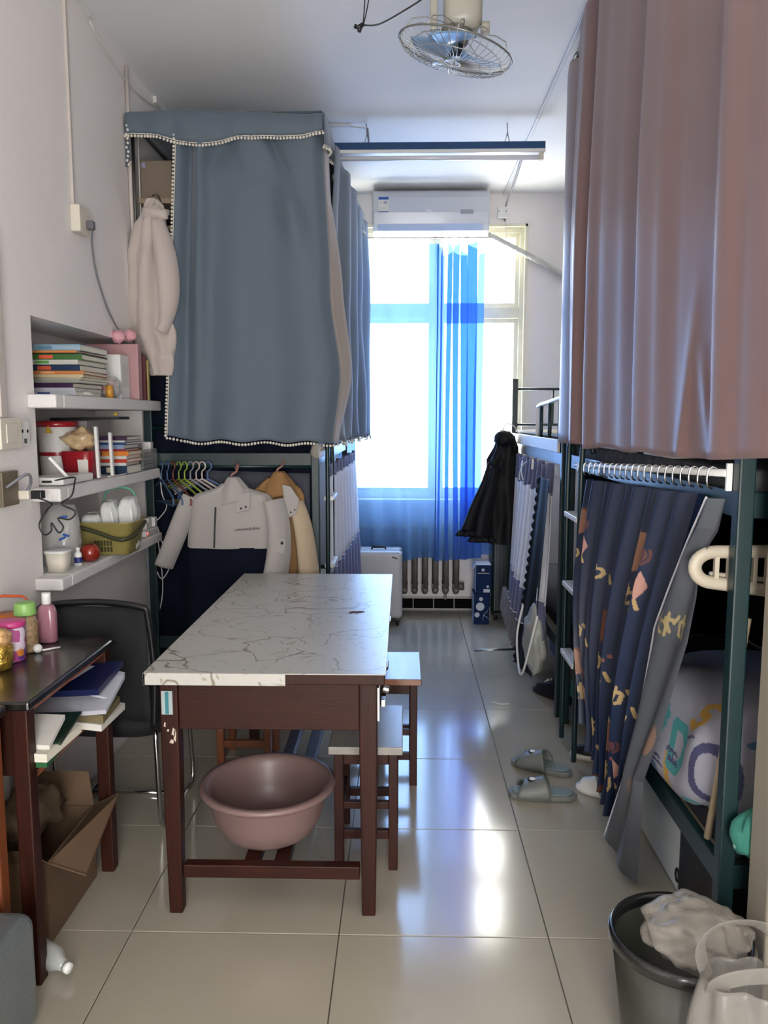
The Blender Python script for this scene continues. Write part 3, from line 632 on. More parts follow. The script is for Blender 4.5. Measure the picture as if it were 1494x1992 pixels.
# lowest shelf
z3 = .9185
wt = E('cream_tub', 'small cream lidded tub at the near end of the lowest shelf', 'tub', (-1.245, 2.80, z3))
O('body', MB().loft([(-1.245,2.80,z3+.0005,.034,.034),(-1.245,2.80,z3+.066,.040,.040)], 24, e=.6), m_ivory, wt)
O('lid', MB().loft([(-1.245,2.80,z3+.067,.044,.044),(-1.245,2.80,z3+.076,.044,.044),(-1.245,2.80,z3+.078,.04,.04)], 24, e=.6), m_white, wt)
sp = E('small_bottle', 'tiny white and blue bottle between cream tub and apple', 'bottle', (-1.215, 2.90, z3))
O('body', MB().loft([(-1.215,2.90,z3+.0005,.014,.012),(-1.215,2.90,z3+.045,.014,.012),(-1.215,2.90,z3+.056,.007,.007)], 16), m_white, sp)
O('wrap', MB().loft([(-1.215,2.90,z3+.012,.0146,.0126),(-1.215,2.90,z3+.034,.0146,.0126)], 16, caps=False), M('deep_blue', '#1d2a6a', .5), sp)
O('cap', MB().lathe([(.007,0),(.007,.014)], (-1.215,2.90,z3+.056), 12), m_white, sp)
wb_ = E('water_bag', 'tall clear bag with blue print behind the cream tub', 'bag', (-1.31, 2.93, z3))
O('film', MB().loft([(-1.31,2.95,z3+.001,.075,.06),(-1.31,2.95,z3+.08,.082,.065),(-1.30,2.95,z3+.16,.07,.05),(-1.29,2.95,z3+.225,.05,.02)], 24, e=.7), m_bag, wb_)
for k, (dx, dz, a) in enumerate(((.045,.10,.5),(.06,.12,-.3),(.05,.05,.8),(.055,.185,.1))): O('blue_mark', MB().obox((-1.31+dx-.012,2.885-.0, z3+dz),(-1.31+dx+.012,2.885, z3+dz+.02*a), .004, .008), M('blue_ink', '#2a5aa8', .4), wb_)
ap = E('apple', 'red apple with a yellow patch in front of the olive basket', 'apple', (-1.205, 2.99, z3))
m_apple = M('apple_skin', '#8e2a1c', .25, var=.35, scale=5, coat=.3)
O('flesh', MB().lathe([(.001,.006),(.012,.001),(.028,.006),(.036,.022),(.038,.038),(.034,.053),(.024,.064),(.012,.067),(.004,.062),(.001,.058)], (-1.205,2.99,z3+.001), 26, cap=False), m_apple, ap)
O('stem', MB().tube([(-1.205,2.99,z3+.058),(-1.203,2.991,z3+.075)], .0014, 6), m_dark, ap)
bk = E('plastic_basket', 'olive plastic basket with slotted side and drooping dark handle', 'basket', (-1.205, 3.21, z3))
m_ol = M('olive_plastic', '#8a7f4a', .4); cx, cy = -1.205, 3.21
def sq(z, rx, ry): return (cx, cy, z, rx, ry)
bsk = MB(); bsk.loft([sq(z3+.001,.095,.082), sq(z3+.006,.10,.086), sq(z3+.125,.120,.104), sq(z3+.13,.124,.108), sq(z3+.135,.124,.108), sq(z3+.133,.116,.100), sq(z3+.01,.094,.082)], 44, e=.35)
O('body', bsk, m_ol, bk)
for k in range(6):
    xx = cx - .03 + k*.0125
    for r_ in range(2): O('slot', B(xx, xx+.006, cy-.0965-.0045*r_, cy-.0905-.0045*r_, z3+.016+.026*r_, z3+.036+.026*r_), M('slot_dark', '#3a3618', .7), bk)
hp = smooth_path([(cx-.118,cy-.07,z3+.125),(cx-.09,cy-.116,z3+.12),(cx-.02,cy-.117,z3+.10),(cx+.06,cy-.117,z3+.072),(cx+.10,cy-.114,z3+.07),(cx+.128,cy-.06,z3+.085),(cx+.13,cy+.05,z3+.12)], 5)
O('handle', MB().tube(hp, .0055, 8, flat=1.6), M('dark_olive', '#33351f', .5), bk)
gw = 'packs in the olive basket'
for k, (x, y, hz, w_, d_, ti, lab) in enumerate(((cx+.065,cy+.03,.225,.036,.05,.05,'upright white tissue pack at the aisle side of the olive basket'),(cx+.02,cy-.01,.215,.030,.05,-.1,'shiny white wet-wipe pack in the middle of the olive basket'),(cx-.06,cy-.02,.165,.042,.05,0,'low white snack pack at the wall side of the olive basket'))):
    o = O('wipe_pack', MB().grid((lambda x, y, hz, w_, d_, ti: lambda u, v: (x + ti*.15*v + (w_*(1-.35*max(0,v-.8)*5)+.004*math.sin(u*40+v*9))*math.copysign(abs(math.cos(2*PI*u))**.6, math.cos(2*PI*u)), y + (d_+.003*math.sin(u*31))*math.copysign(abs(math.sin(2*PI*u))**.6, math.sin(2*PI*u))*(1-.9*max(0,v-.9)*5), z3+.012+(hz-.012)*v))(x, y, hz, w_, d_, ti), 40, 16, closed=True), M('glossy_white_film', '#cfd2d0', .22, bump=.7, bscale=22), fixn=False, solid=.001); tagt(o, lab, 'pack', None, None); o['group'] = gw
tagt(O('drying_ring', MB().tube(smooth_path([(cx-.05,cy+.085,z3+.05),(cx-.055,cy+.085,z3+.2),(cx-.03,cy+.088,z3+.25),(cx+.05,cy+.088,z3+.255),(cx+.085,cy+.085,z3+.2),(cx+.085,cy+.08,z3+.05)],5), .005, 8), M('pale_teal', '#5fa08a', .4)), 'pale teal arched handle rising behind the packs in the basket', 'handle')
pz = E('power_strip', 'white power strip with plugged adapters at the far end of the lowest shelf', 'power strip', (-1.25, 3.68, z3))
O('body', B(-1.36, -1.185, 3.60, 3.785, z3+.001, z3+.03), m_white, pz, bevel=.006)
for k, (x, y) in enumerate(((-1.21,3.64),(-1.22,3.71),(-1.30,3.66),(-1.21,3.765))): O('adapter', B(x-.02, x+.02, y-.02, y+.02, z3+.031, z3+.065+.012*(k%2)), m_white, pz, bevel=.004)
O('pilot_light', B(-1.1852, -1.184, 3.612, 3.62, z3+.012, z3+.022), M('red_glow', '#ff3030', .4, emit=4), pz)
for pts, lab in ((((-1.222,3.80,.95),(-1.225,3.83,.885),(-1.231,3.83,.785),(-1.184,3.80,.684),(-1.134,3.80,.773),(-1.173,3.80,.861),(-1.19,3.79,.935)),'white charger cable looping below the end of the lowest shelf'),(((-1.20,3.80,.93),(-1.192,3.84,.684),(-1.201,3.84,.557),(-1.235,3.84,.46)),'white cable dropping straight down behind the chair'),(((-1.24,3.80,1.32),(-1.19,3.82,1.24),(-1.18,3.84,1.10),(-1.16,3.84,1.03),(-1.20,3.78,.965)),'white cable from middle shelf adapter down to the power strip'),(((-1.235,3.86,1.30),(-1.20,3.65,1.245),(-1.178,3.35,1.234),(-1.183,3.15,1.234)),'thin white wire lying along the middle shelf edge')):
    tagt(O('charger_cable', MB().tube(smooth_path(pts, 6), .0028, 6), m_cable_w), lab, 'cable', None); 
ad = tagt(O('wall_adapter', B(-1.243, -1.20, 3.752, 3.7985, 1.29, 1.355), m_white, bevel=.006), 'white square adapter by the bed post past the middle shelf', 'adapter')

# ------------------------------------------------------------------ left wall fittings
def cover(mb, mat, name, label, cat, **k): return tagt(O(name, mb, mat, bevel=k.get('bevel', .004)), label, cat, k.get('group'))
so = E('wall_socket', 'ivory surface-mounted socket box high on the left wall with a plug in it', 'socket', (XL, 3.15, 2.2))
O('box', B(XL, XL+.038, 3.10, 3.20, 2.175, 2.275), m_ivory, so, bevel=.005)
pg = O('plug', MB().box(XL+.038, XL+.066, 3.155, 3.185, 2.195, 2.228), M('grey_plug', '#5b5c66', .5), so, bevel=.005)
O('plug_wire', MB().tube(smooth_path([(XL+.055,3.186,2.205),(XL+.03,3.23,2.16),(XL+.012,3.31,2.058),(XL+.01,3.415,1.939),(XL+.01,3.50,1.88),(XL+.02,3.545,1.84)],6), .004, 8), m_cable_g, pg)
cover(MB().box(XL, XL+.012, 3.115, 3.13, 2.275, ZC), M('trunking_paint', '#bdb5b0', .6), 'cable_trunking', 'thin painted trunking running up from the high socket to the ceiling', 'trunking', bevel=.002)
cover(MB().box(XL, XL+.03, 2.44, 2.478, 1.47, 2.03), M('trunking_paint', '#bdb5b0', .6), 'cable_trunking', 'wider trunking above the light switch at the left edge', 'trunking', bevel=.003)
sw = E('light_switch', 'yellowed switch box on the left wall at the frame edge', 'switch', (XL, 2.5, 1.42)); O('plate', B(XL, XL+.035, 2.42, 2.555, 1.37, 1.468), m_ivory, sw, bevel=.004); O('rocker', B(XL+.035, XL+.039, 2.45, 2.52, 1.39, 1.45), m_ivory, sw, bevel=.002)
so2 = E('wall_outlet', 'white round-cornered outlet with dark pin holes beside the switch', 'socket', (XL, 2.61, 1.42)); O('plate', B(XL, XL+.02, 2.568, 2.645, 1.375, 1.46), m_white, so2, bevel=.006)
for a, b_ in ((2.59,1.425),(2.625,1.425)): O('pin_hole', MB().ball((XL+.02, a, b_), .0065, 10, 6, (.3,1,1)), m_black, so2)
O('shiny_spot', B(XL+.02, XL+.022, 2.595, 2.615, 1.385, 1.40), m_chrome, so2)
so3 = E('dark_outlet', 'tan back box with a black plug and coiled cord below the switch', 'socket', (XL, 2.5, 1.24)); O('box', B(XL, XL+.02, 2.44, 2.545, 1.19, 1.30), M('tan_plate', '#6a604e', .5, var=.2), so3, bevel=.003)
O('adapter', B(XL+.02, XL+.055, 2.535, 2.565, 1.205, 1.235), m_ivory, so3, bevel=.004); O('plug', B(XL+.05, XL+.09, 2.55, 2.582, 1.205, 1.232), m_black, so3, bevel=.004)
coil = [(-1.20,2.575,1.205),(-1.17,2.60,1.185),(-1.195,2.62,1.162),(-1.225,2.62,1.113),(-1.21,2.62,1.078),(-1.185,2.62,1.09),(-1.183,2.62,1.118),(-1.16,2.62,1.085),(-1.143,2.62,1.104),(-1.16,2.62,1.134),(-1.12,2.62,1.13),(-1.10,2.62,1.157),(-1.145,2.62,1.182),(-1.11,2.62,1.21),(-1.115,2.66,1.25),(-1.15,2.74,1.262),(-1.225,2.757,1.25)]
O('coiled_cord', MB().tube(smooth_path(coil, 6), .003, 6), m_cable_k, so3)
tagt(O('cable_loop', MB().tube(smooth_path([(XL+.02,2.46,1.25),(XL+.07,2.50,1.29),(XL+.06,2.545,1.26),(XL+.04,2.55,1.225)],6), .005, 8), m_cable_g), 'grey-green cable stub curling at the tan back box', 'cable')
tagt(O('wall_pipe', MB().tube([(XL+.012,3.80,1.86),(XL+.012,3.775,2.5),(XL+.012,3.775,3.05)], .009, 8), M('trunking_paint', '#bdb5b0', .6)), 'thin painted pipe rising beside the blue canopy', 'pipe')
cr = MB().box(XL, XL+.02, 1.0, 3.35, ZC-.022, ZC); cr2 = MB().box(XL, XL+.018, 4.2, 5.98, ZC-.03, ZC)
O('trim_2', cr, m_white, kind='structure'); O('trim_3', cr2, m_white, kind='structure')
tagt(O('loose_wire', MB().tube(arc((XL+.012,3.35,3.04),(XL+.012,4.25,3.045),.06,20), .004, 6), m_cable_w), 'loose white cable sagging along the left ceiling corner', 'cable')

# ------------------------------------------------------------------ ceiling: conduit, tube lamp, fan, wires
tagt(O('ceiling_conduit', MB().box(.712, .73, 2.2, 5.985, ZC-.012, ZC-.0005), M('conduit_white', '#b9bcc4', .45), bevel=.003), 'long white conduit running along the right of the ceiling', 'conduit')
cc_ = MB(); pts = smooth_path([(.715,5.0,3.062),(.74,5.5,3.045),(.735,5.9,3.0),(.73,5.985,2.95),(.73,5.985,2.885)],6)
tagt(O('junction_cable', MB().tube(pts, .007, 8), m_cable_g), 'grey cable from the conduit end down to the white junction box', 'cable')
jb = E('junction_box', 'small white junction box right of the air conditioner', 'box', (.75, YB, 2.9)); O('cover', B(.675, .745, YB-.045, YB-.0, 2.90, 2.98), m_white, jb, bevel=.005)
for x in (.685, .735): O('screw', MB().ball((x, YB-.045, 2.945), .004, 8, 6, (1,.5,1)), m_dark, jb)
O('tail_wire', MB().tube([(.735,YB-.03,2.90),(.737,YB-.03,2.80),(.735,YB-.03,2.745)], .0025, 6), m_cable_w, jb)
tl = E('tube_light', 'long hanging tube light with deep blue channel across the room', 'light', (.2, 4.6, 2.93), None)
O('channel', B(-.45, .775, 4.585, 4.63, 2.935, 2.976), M('blue_channel', '#0f3c66', .4, var=.15, scale=9), tl, bevel=.002)
O('reflector', B(-.45, .775, 4.575, 4.64, 2.917, 2.935), m_white, tl, bevel=.003)
O('tube', MB().tube([(-.43,4.60,2.895),(.745,4.60,2.895)], .013, 14), M('tube_glass', '#d4d6dc', .2, coat=.3), tl)
for x in (-.44, .755): O('lamp_holder', B(x-.012, x+.012, 4.585, 4.615, 2.878, 2.92), m_ivory, tl, bevel=.003)
for x in (-.21, .565): O('hanger_wire', MB().tube([(x,4.61,3.08),(x+.003,4.61,3.03),(x-.012,4.61,2.974)], .003, 6).tube([(x+.003,4.61,3.03),(x+.016,4.61,2.974)], .003, 6), m_steel, tl)
O('flex', MB().tube(smooth_path([(-.204,4.61,3.06),(-.198,4.61,3.0),(-.20,4.61,2.975)],4), .005, 8), m_cable_g, tl)
tagt(O('ceiling_cable', MB().box(-.6, -.30, 4.60, 4.62, ZC-.012, ZC-.0005).tube(smooth_path([(-.30,4.61,3.07),(-.25,4.61,3.064),(-.204,4.61,3.06)],4), .005, 8), M('conduit_white', '#b9bcc4', .45)), 'short cable run on the ceiling feeding the blue tube light', 'cable')

fan = E('ceiling_fan', 'ceiling-mounted orbiting cage fan with pale blue blades', 'fan', (.18, 3.0, 2.9))
m_fan = M('fan_enamel', '#a9a69a', .35); m_wire = M('cage_wire', '#b5b5b0', .3, .6)
O('mount', MB().loft([(.205,3.0,2.825,.052,.05),(.205,3.0,2.86,.068,.06),(.205,3.0,2.95,.07,.062),(.2,3.0,3.07,.06,.055),(.2,3.0,3.0795,.09,.08)], 24, e=.7), m_fan, fan)
O('swing_arm', MB().box(.09,.115,2.985,3.015,2.83,3.06), m_fan, fan, bevel=.004); O('side_knob', MB().tube([(.27,3.0,2.84),(.30,3.0,2.84)], .02, 14), m_fan, fan)
O('motor', MB().loft([(.175,3.0,2.775,.02,.02),(.178,3.0,2.785,.045,.045),(.185,3.0,2.83,.058,.055),(.19,3.0,2.85,.04,.04)], 22), M('motor_grey', '#6f6c66', .4), fan)
tl_rot = Matrix.Translation((.18, 3.0, 2.765)) @ Matrix.Rotation(.24, 4, 'Y') @ Matrix.Rotation(.10, 4, 'X')
def tp_(p): return tuple(tl_rot @ Vector(p))
Rf = .205
for nm, sg in (('front_cage', -1), ('rear_cage', 1)):
    cg = MB(); cg.tube([tp_((Rf*math.cos(t), Rf*math.sin(t), 0)) for t in [k*2*PI/40 for k in range(40)]], .0035, 6, closed=True)
    for k in range(44 if sg < 0 else 12):
        t = 2*PI*k/(44 if sg < 0 else 12)
        cg.tube([tp_((Rf*q*math.cos(t+.25*(1-q)), Rf*q*math.sin(t+.25*(1-q)), sg*(h_ if sg < 0 else h_*1.5))) for q, h_ in ((1,0),(.93,.022),(.7,.036),(.42,.040),(.14,.041))], .0014 if sg < 0 else .0022, 4)
    cg.tube([tp_((Rf*.14*math.cos(t), Rf*.14*math.sin(t), sg*(.041 if sg < 0 else .061))) for t in [k*2*PI/16 for k in range(16)]], .003, 5, closed=True)
    if sg < 0: cg.tube([tp_((Rf*.7*math.cos(t), Rf*.7*math.sin(t), -.036)) for t in [k*2*PI/32 for k in range(32)]], .0016, 4, closed=True)
    O(nm, cg, m_wire, fan, fixn=False)
m_blade = M('pale_blue_blade', '#8fb4dc', .25, alpha=.88, coat=.2)
O('hub', MB().loft([(.18,3.0,2.745,.022,.022),(.18,3.0,2.785,.03,.03)], 18), M('dark_hub', '#1f2c3c', .4), fan)
for k in range(3):
    t0 = 2*PI*k/3 + 2.5
    def bl(u, v):
        r_ = .025 + .145*u; wd = (.30 + .75*math.sin(PI*min(1, u*.62+.16))) ; t = t0 + (v-.5)*wd*1.25
        return tp_((r_*math.cos(t), r_*math.sin(t), (v-.5)*.045*(1-.3*u)))
    O('blade', MB().grid(bl, 10, 9), m_blade, fan, solid=.0015)
tagt(O('dangling_wire', MB().tube(smooth_path([(-.15,3.0,3.08),(-.139,3.0,2.98),(-.148,3.0,2.85)],5), .0022, 6).tube(smooth_path([(-.132,3.0,3.08),(-.125,3.0,2.96),(-.146,3.0,2.852)],5), .0022, 6).tube(smooth_path([(-.146,3.0,2.852),(-.09,3.0,2.855),(0,3.0,2.90),(.08,3.0,2.95),(.12,3.0,3.0)],6), .003, 6).tube([(-.146,3,2.856),(-.165,3,2.845),(-.178,3,2.85)], .008, 8).tube([(-.155,3,2.85),(-.162,3,2.83)], .007, 8), m_cable_k), 'dark electric wires with a taped end dangling left of the fan', 'wire')

# ------------------------------------------------------------------ air conditioner
ac = E('air_conditioner', 'white split air conditioner above the window with blue sticker', 'air conditioner', (.19, YB, 2.77))
ax0, ax1 = -.222, .602
prof = [(YB-.0,3.06),(YB-.17,3.06),(YB-.205,3.045),(YB-.215,3.0),(YB-.213,2.90),(YB-.20,2.82),(YB-.165,2.778),(YB-.10,2.762),(YB-.0,2.762)]
m_ac = M('ac_plastic', '#b9bdc4', .3, coat=.2)
O('housing', MB().prism(prof, ax0, ax1, 'x'), m_ac, ac, bevel=.012, seg=3)
O('louvre', MB().obox((ax0+.04, YB-.199, 2.80), (ax1-.045, YB-.199, 2.80), .010, .05), M('ac_flap', '#aebfdc', .25), ac, bevel=.003)
O('air_slot', MB().obox((ax0+.04, YB-.186, 2.782), (ax1-.045, YB-.186, 2.782), .028, .009), m_black, ac)
O('display_window', B(.395, .485, YB-.2175, YB-.213, 2.889, 2.916), M('display_grey', '#8d9298', .3), ac)
lb = O('energy_label', B(-.18, -.11, YB-.2185, YB-.2145, 2.90, 3.003), m_pap, ac)
mbk = M('label_blue', '#1f4f9c', .5)
O('label_band', B(-.18, -.11, YB-.2195, YB-.2184, 2.985, 3.003), mbk, lb); O('label_foot', B(-.18, -.11, YB-.2195, YB-.2184, 2.90, 2.906), mbk, lb)
text('1  88', .026, mbk, 'label_digits', lb, (-.172, YB-.2186, 2.958), FACE_CAM); text('---- --', .018, mbk, 'label_lines', lb, (-.172, YB-.2186, 2.925), FACE_CAM)
text('Haier', .022, M('logo_white', '#f0f2f4', .3, emit=.0), 'logo', ac, (.150, YB-.2165, 2.905), FACE_CAM)
hs = tagt(O('drain_pipe', MB().tube(smooth_path([(.56,YB-.05,2.80),(.62,YB-.04,2.775),(.78,YB-.035,2.70),(.97,YB-.035,2.60),(1.12,YB-.035,2.52),(1.17,YB-.035,2.49),(1.19,YB-.02,2.465),(1.185,YB+.01,2.45)],6), .021, 12), M('taped_white', '#c4c2b8', .5, bump=1, bscale=30, stretch=(4,1,1), var=.1)), 'white taped pipe slanting from the air conditioner to the wall hole', 'pipe')
tagt(O('wall_hole', MB().lathe([(.022,0),(.03,0),(.03,.003),(.022,.003)], (0,0,0), 20), m_wall), 'round hole collar where the taped pipe enters the wall', 'collar').matrix_world = Matrix.Translation((1.185, YB-.0, 2.45)) @ Matrix.Rotation(PI/2, 4, 'X')

# ------------------------------------------------------------------ radiator and luggage at the window
ra = E('radiator', 'grey cast-iron column radiator under the window', 'radiator', (.1, YB-.1, .17)); m_rad = M('radiator_grey', '#6f6860', .5, .3, var=.15, scale=9)
for k in range(10):
    x = -.30 + k*.0775; r1 = MB()
    for dy in (-.045, .045): r1.tube([(x,YB-.10+dy,.205),(x,YB-.10+dy,.635)], .021, 10, flat=1.2)
    r1.tube([(x,YB-.16,.2),(x,YB-.145,.178),(x,YB-.10,.165),(x,YB-.055,.178),(x,YB-.04,.2)], .024, 8).tube([(x,YB-.16,.635),(x,YB-.145,.655),(x,YB-.10,.665),(x,YB-.055,.655),(x,YB-.04,.635)], .024, 8)
    r1.prism([(x-.026,.23),(x-.018,.19),(x,.165),(x+.018,.19),(x+.026,.23)], YB-.155, YB-.05)
    O('section', r1, m_rad, ra)
O('valve', MB().tube([(.41,YB-.1,.205),(.46,YB-.1,.205)], .03, 12), m_rad, ra)
for x in (-.22, .32): O('foot', B(x-.01, x+.01, YB-.11, YB-.09, .105, .17), m_rad, ra)
O('supply_pipe', MB().tube([(-.30,YB-.1,.635),(-.42,YB-.1,.635),(-.42,YB-.1,.9)], .013, 8), m_rad, ra)
def suitcase(label, x0, x1, y0, y1, h, mat, ribs=0, z0=.05):
    e = E('suitcase', label, 'suitcase', ((x0+x1)/2, (y0+y1)/2, 0))
    ym = (y0+y1)/2
    O('shell', MB().box(x0, x1, y0, ym-.003, z0, h).box(x0, x1, ym+.003, y1, z0, h), mat, e, bevel=.03, seg=5)
    O('zip_band', B(x0+.004, x1-.004, ym-.005, ym+.005, z0+.004, h-.004), m_black, e, bevel=.002)
    O('top_handle', MB().tube([((x0+x1)/2-.05,ym,h-.002),((x0+x1)/2-.045,ym,h+.014),((x0+x1)/2+.045,ym,h+.014),((x0+x1)/2+.05,ym,h-.002)], .008, 8), m_black, e)
    for k in range(ribs): O('rib', B(x0+.03+(x1-x0-.06)*k/(ribs-1)-.004, x0+.03+(x1-x0-.06)*k/(ribs-1)+.004, y0-.004, y0+.002, z0+.04, h-.04), mat, e, bevel=.002)
    for x in (x0+.035, x1-.035):
        for y in (y0+.03, y1-.03):
            O('wheel', MB().tube([(x-.012,y,.022),(x+.012,y,.022)], .022, 14), m_black, e); O('wheel_mount', B(x-.014, x+.014, y-.014, y+.014, .03, z0+.002), m_black, e)
    return e
s1 = suitcase('white hard-shell suitcase standing between table end and radiator', -.345, -.005, 5.50, 5.74, .535, M('silver_shell', '#b7b6b6', .35, var=.04, scale=40, bump=.15, bscale=180))
O('side_handle', B(-.352, -.344, 5.58, 5.60, .28, .36), m_black, s1, bevel=.002); O('badge', MB().obox((-.078,5.4985,.497),(-.04,5.4985,.484), .002, .01), m_black, s1)
suitcase('dark green ribbed suitcase behind the blue boxes', .64, .92, 5.66, 5.9, .64, M('green_shell', '#12282a', .35, coat=.2), 9)
g3 = 'blue cartons stacked by the right bed'
def bluebox(label, z0, h, wob, lo):
    x0, x1, y0, y1 = .505+wob, .615+wob, 5.56, 5.72
    e = E('blue_carton', label, 'box', ((x0+x1)/2, (y0+y1)/2, z0), g3)
    O('carton', B(x0, x1, y0, y1, z0+.0005, z0+h), M('carton_blue', '#12264c', .8, spec=.15, var=.08, scale=12), e, bevel=.002)
    O('white_side', B(x0-.0012, x0, y0+.003, y1-.003, z0+.005, z0+h-.005), M('carton_pale', '#9fb2c8', .5), e)
    mw = M('print_white', '#b4bcc8', .5)
    def disc(x, z, r): O('printed_disc', MB().prism([(x+r*math.cos(t), z+r*math.sin(t)) for t in [k*PI/9 for k in range(18)]], y0-.0012, y0), mw, e)
    if lo:
        disc(x0+.05, z0+.185, .014); disc(x0+.045, z0+.13, .03); disc(x0+.024, z0+.07, .018)
        O('printed_ribbon', MB().tube([(x0+.10,y0-.001,z0+.10),(x0+.07,y0-.001,z0+.07),(x0+.065,y0-.001,z0+.03)], .004, 6, flat=.4).tube([(x0+.07,y0-.001,z0+.07),(x0+.105,y0-.001,z0+.045)], .004, 6, flat=.4), mw, e)
    else:
        O('white_top', B(x0+.003, x1-.003, y0+.003, y1-.003, z0+h, z0+h+.0015), m_pap, e)
        disc(x0+.05, z0+.17, .011); disc(x0+.085, z0+.05, .009)
        O('printed_line', B(x0+.012, x0+.095, y0-.0012, y0, z0+.143, z0+.150), M('print_tan', '#a39a92', .5), e); O('barcode', B(x0+.055, x0+.1, y0-.0012, y0, z0+.008, z0+.032), mw, e)
        O('open_flap', flap((x0,y0,z0+h),(x0+.0,y1,z0+h),(x0-.02,y1-.01,z0+h-.03),(x0-.018,y0+.01,z0+h-.035)), m_pap, e)
bluebox('lower dark blue carton with printed white discs, on the floor', 0, .225, 0, True)
bluebox('upper dark blue carton with torn white top and barcode', .2255, .205, .012, False)
# ------------------------------------------------------------------ bunk beds
def bunk(label, x0, x1, y0, y1, hp, ladder=None, guard=None, sgn=1, endrod=False, post_col=None):
    """x0 is the aisle side"""
    xa, xb = min(x0, x1), max(x0, x1); m = m_green; t = .038
    e = E('bunk_bed', label, 'bunk bed', ((xa+xb)/2, (y0+y1)/2, 0), 'green steel bunk beds')
    for x in (xa, xb-t):
        for y in (y0, y1-t): O('post', B(x, x+t, y, y+t, 0, hp), m, e, bevel=.004)
    for z in (.365, 1.27):
        for x in (xa+.006, xb-t+.006): O('side_rail', B(x, x+.022, y0+t, y1-t, z-.03, z+.03), m, e, bevel=.002)
        for y in (y0+.008, y1-t+.008): O('end_rail', B(xa+t, xb-t, y, y+.022, z-.03, z+.03), m, e, bevel=.002)
        O('bed_board', B(xa+.03, xb-.03, y0+.085, y1-.085, z-.008, z+.012), M('bed_board_ply', '#b5a98f', .7, var=.1), e)
    for y in (y0+t/2, y1-t/2):
        for z in (hp-.07, 1.42): O('head_rail', MB().tube([(xa+t, y, z), (xb-t, y, z)], .009, 8), m, e)
        for k in range(1, 3): O('spindle', MB().tube([(xa+(xb-xa)*k/3, y, 1.42), (xa+(xb-xa)*k/3, y, hp-.07)], .007, 8), m, e)
    return e
lb_ = bunk('green bunk bed along the left wall under the dusty blue canopy', -.405, -1.245, 3.80, 5.76, 1.74)
O('end_rod', MB().tube([(-1.21, 3.812, 1.235), (-.44, 3.812, 1.235)], .0085, 10), m_green, lb_)
nb = bunk('green bunk bed nearest on the right behind the pink and cartoon curtains', .762, 1.60, 1.815, 3.74, 1.74)
fb = bunk('green bunk bed at the far right with bare guard rail by the window', .752, 1.60, 3.79, 5.60, 1.735)
# guard rail of the far bed
gr = O('guard_rail', MB().tube(smooth_path([(.765,4.58,1.31),(.765,4.575,1.50),(.765,4.54,1.535),(.765,4.2,1.552),(.765,3.80,1.57)],5), .011, 10), m_white, fb)
for y in (4.46, 4.20, 3.93): O('guard_bar', MB().tube([(.765,y,1.30),(.765,y,1.545)], .011, 8), m_green, fb)
O('guard_board', B(.738, .751, 3.84, 5.54, 1.302, 1.365), m_ivory, fb, bevel=.003)
def ladder(bed, x, y0, y1, ztop, zs, out):
    for y in (y0, y1): O('ladder_stile', MB().tube(smooth_path([(x-out*.045,y,ztop-.03),(x-out*.03,y,ztop),(x,y,ztop-.02),(x,y,.6),(x,y,.02)],5), .0115, 10), m_green, bed)
    for z in zs: O('tread', B(min(x-.018,x+.03), max(x-.018,x+.03), y0+.01, y1-.01, z, z+.022), m_white, bed, bevel=.003)
ladder(nb, .725, 3.24, 3.50, 1.355, (1.04, .73, .42), -1)
ladder(lb_, -.375, 3.90, 4.15, 1.40, (1.06, .72, .40), 1)

def cloth(name, fn, nu, nv, mat, parent=None, th=.0025, **k): return O(name, MB().grid(fn, nu, nv), mat, parent, solid=th, fixn=False, **k)
def lerp(a, b, t): return a + (b - a) * t
def pl(t, ks):
    for (a, va), (b, vb) in zip(ks, ks[1:]):
        if t <= b:
            q = (t - a) / (b - a); q = q*q*(3-2*q); return va + (vb - va) * q
    return ks[-1][1]
def nz(a, b, s=1, sd=0): return noise.noise(Vector((a * s, b * s, sd)))

# ------------------------------------------------------------------ blue canopy
cn = E('bed_canopy', 'dusty blue canopy with white pompom trim around the left upper bunk', 'canopy', (-.82, 4.78, 1.4))
def front(u, v):
    xl = lerp(-1.035, -1.115, v); xr = pl(v, [(0,-.372),(.5,-.345),(.78,-.300),(1,-.335)])
    x = lerp(xl, xr, u); zt = 2.775 + .012*math.sin(u*9); zb = 1.365 + .006*math.sin(u*24) - .012*u + .02*max(0, .08-u)/.08
    z = lerp(zt, zb, v)
    y = 3.768 - .034*math.exp(-((u-.17)/.05)**2)*(1-v*.5) + .055*math.exp(-((u-.09)/.04)**2)*(1-.6*v) - .022*math.sin(u*15+1.2+.5*v)*(.35+.65*v)
    s1 = math.exp(-((u-.33)/.11)**2)*math.exp(-((v-.06-.5*(u-.33)**2*8)/.05)**2)*.018
    s2 = math.exp(-((u-.70-.25*v)/.08)**2)*math.exp(-((v-.27)/.10)**2)*.022
    s3 = math.exp(-((u-.62-.9*(v))/.035)**2)*math.exp(-(v/.16)**2)*.016
    y += 2.0*s1 - 2.0*s2 + 2.0*s3 + .010*nz(u*5, v*2.2, 1, 3) + .05*max(0, (u-.93)/.07)**2
    return (x, y - .006, z)
o = cloth('front_curtain', front, 110, 90, m_sky_cloth, cn)
def frontlin(u, v):
    a = Vector(front(1, v)); return tuple(a + Vector((u*(.012+.042*math.sin(PI*max(0, min(1, (v-.2)/.8)))), u*.12, 0)))
cloth('curtain_lining', frontlin, 6, 40, m_lining, cn, label='pale lining showing at the turned edge')
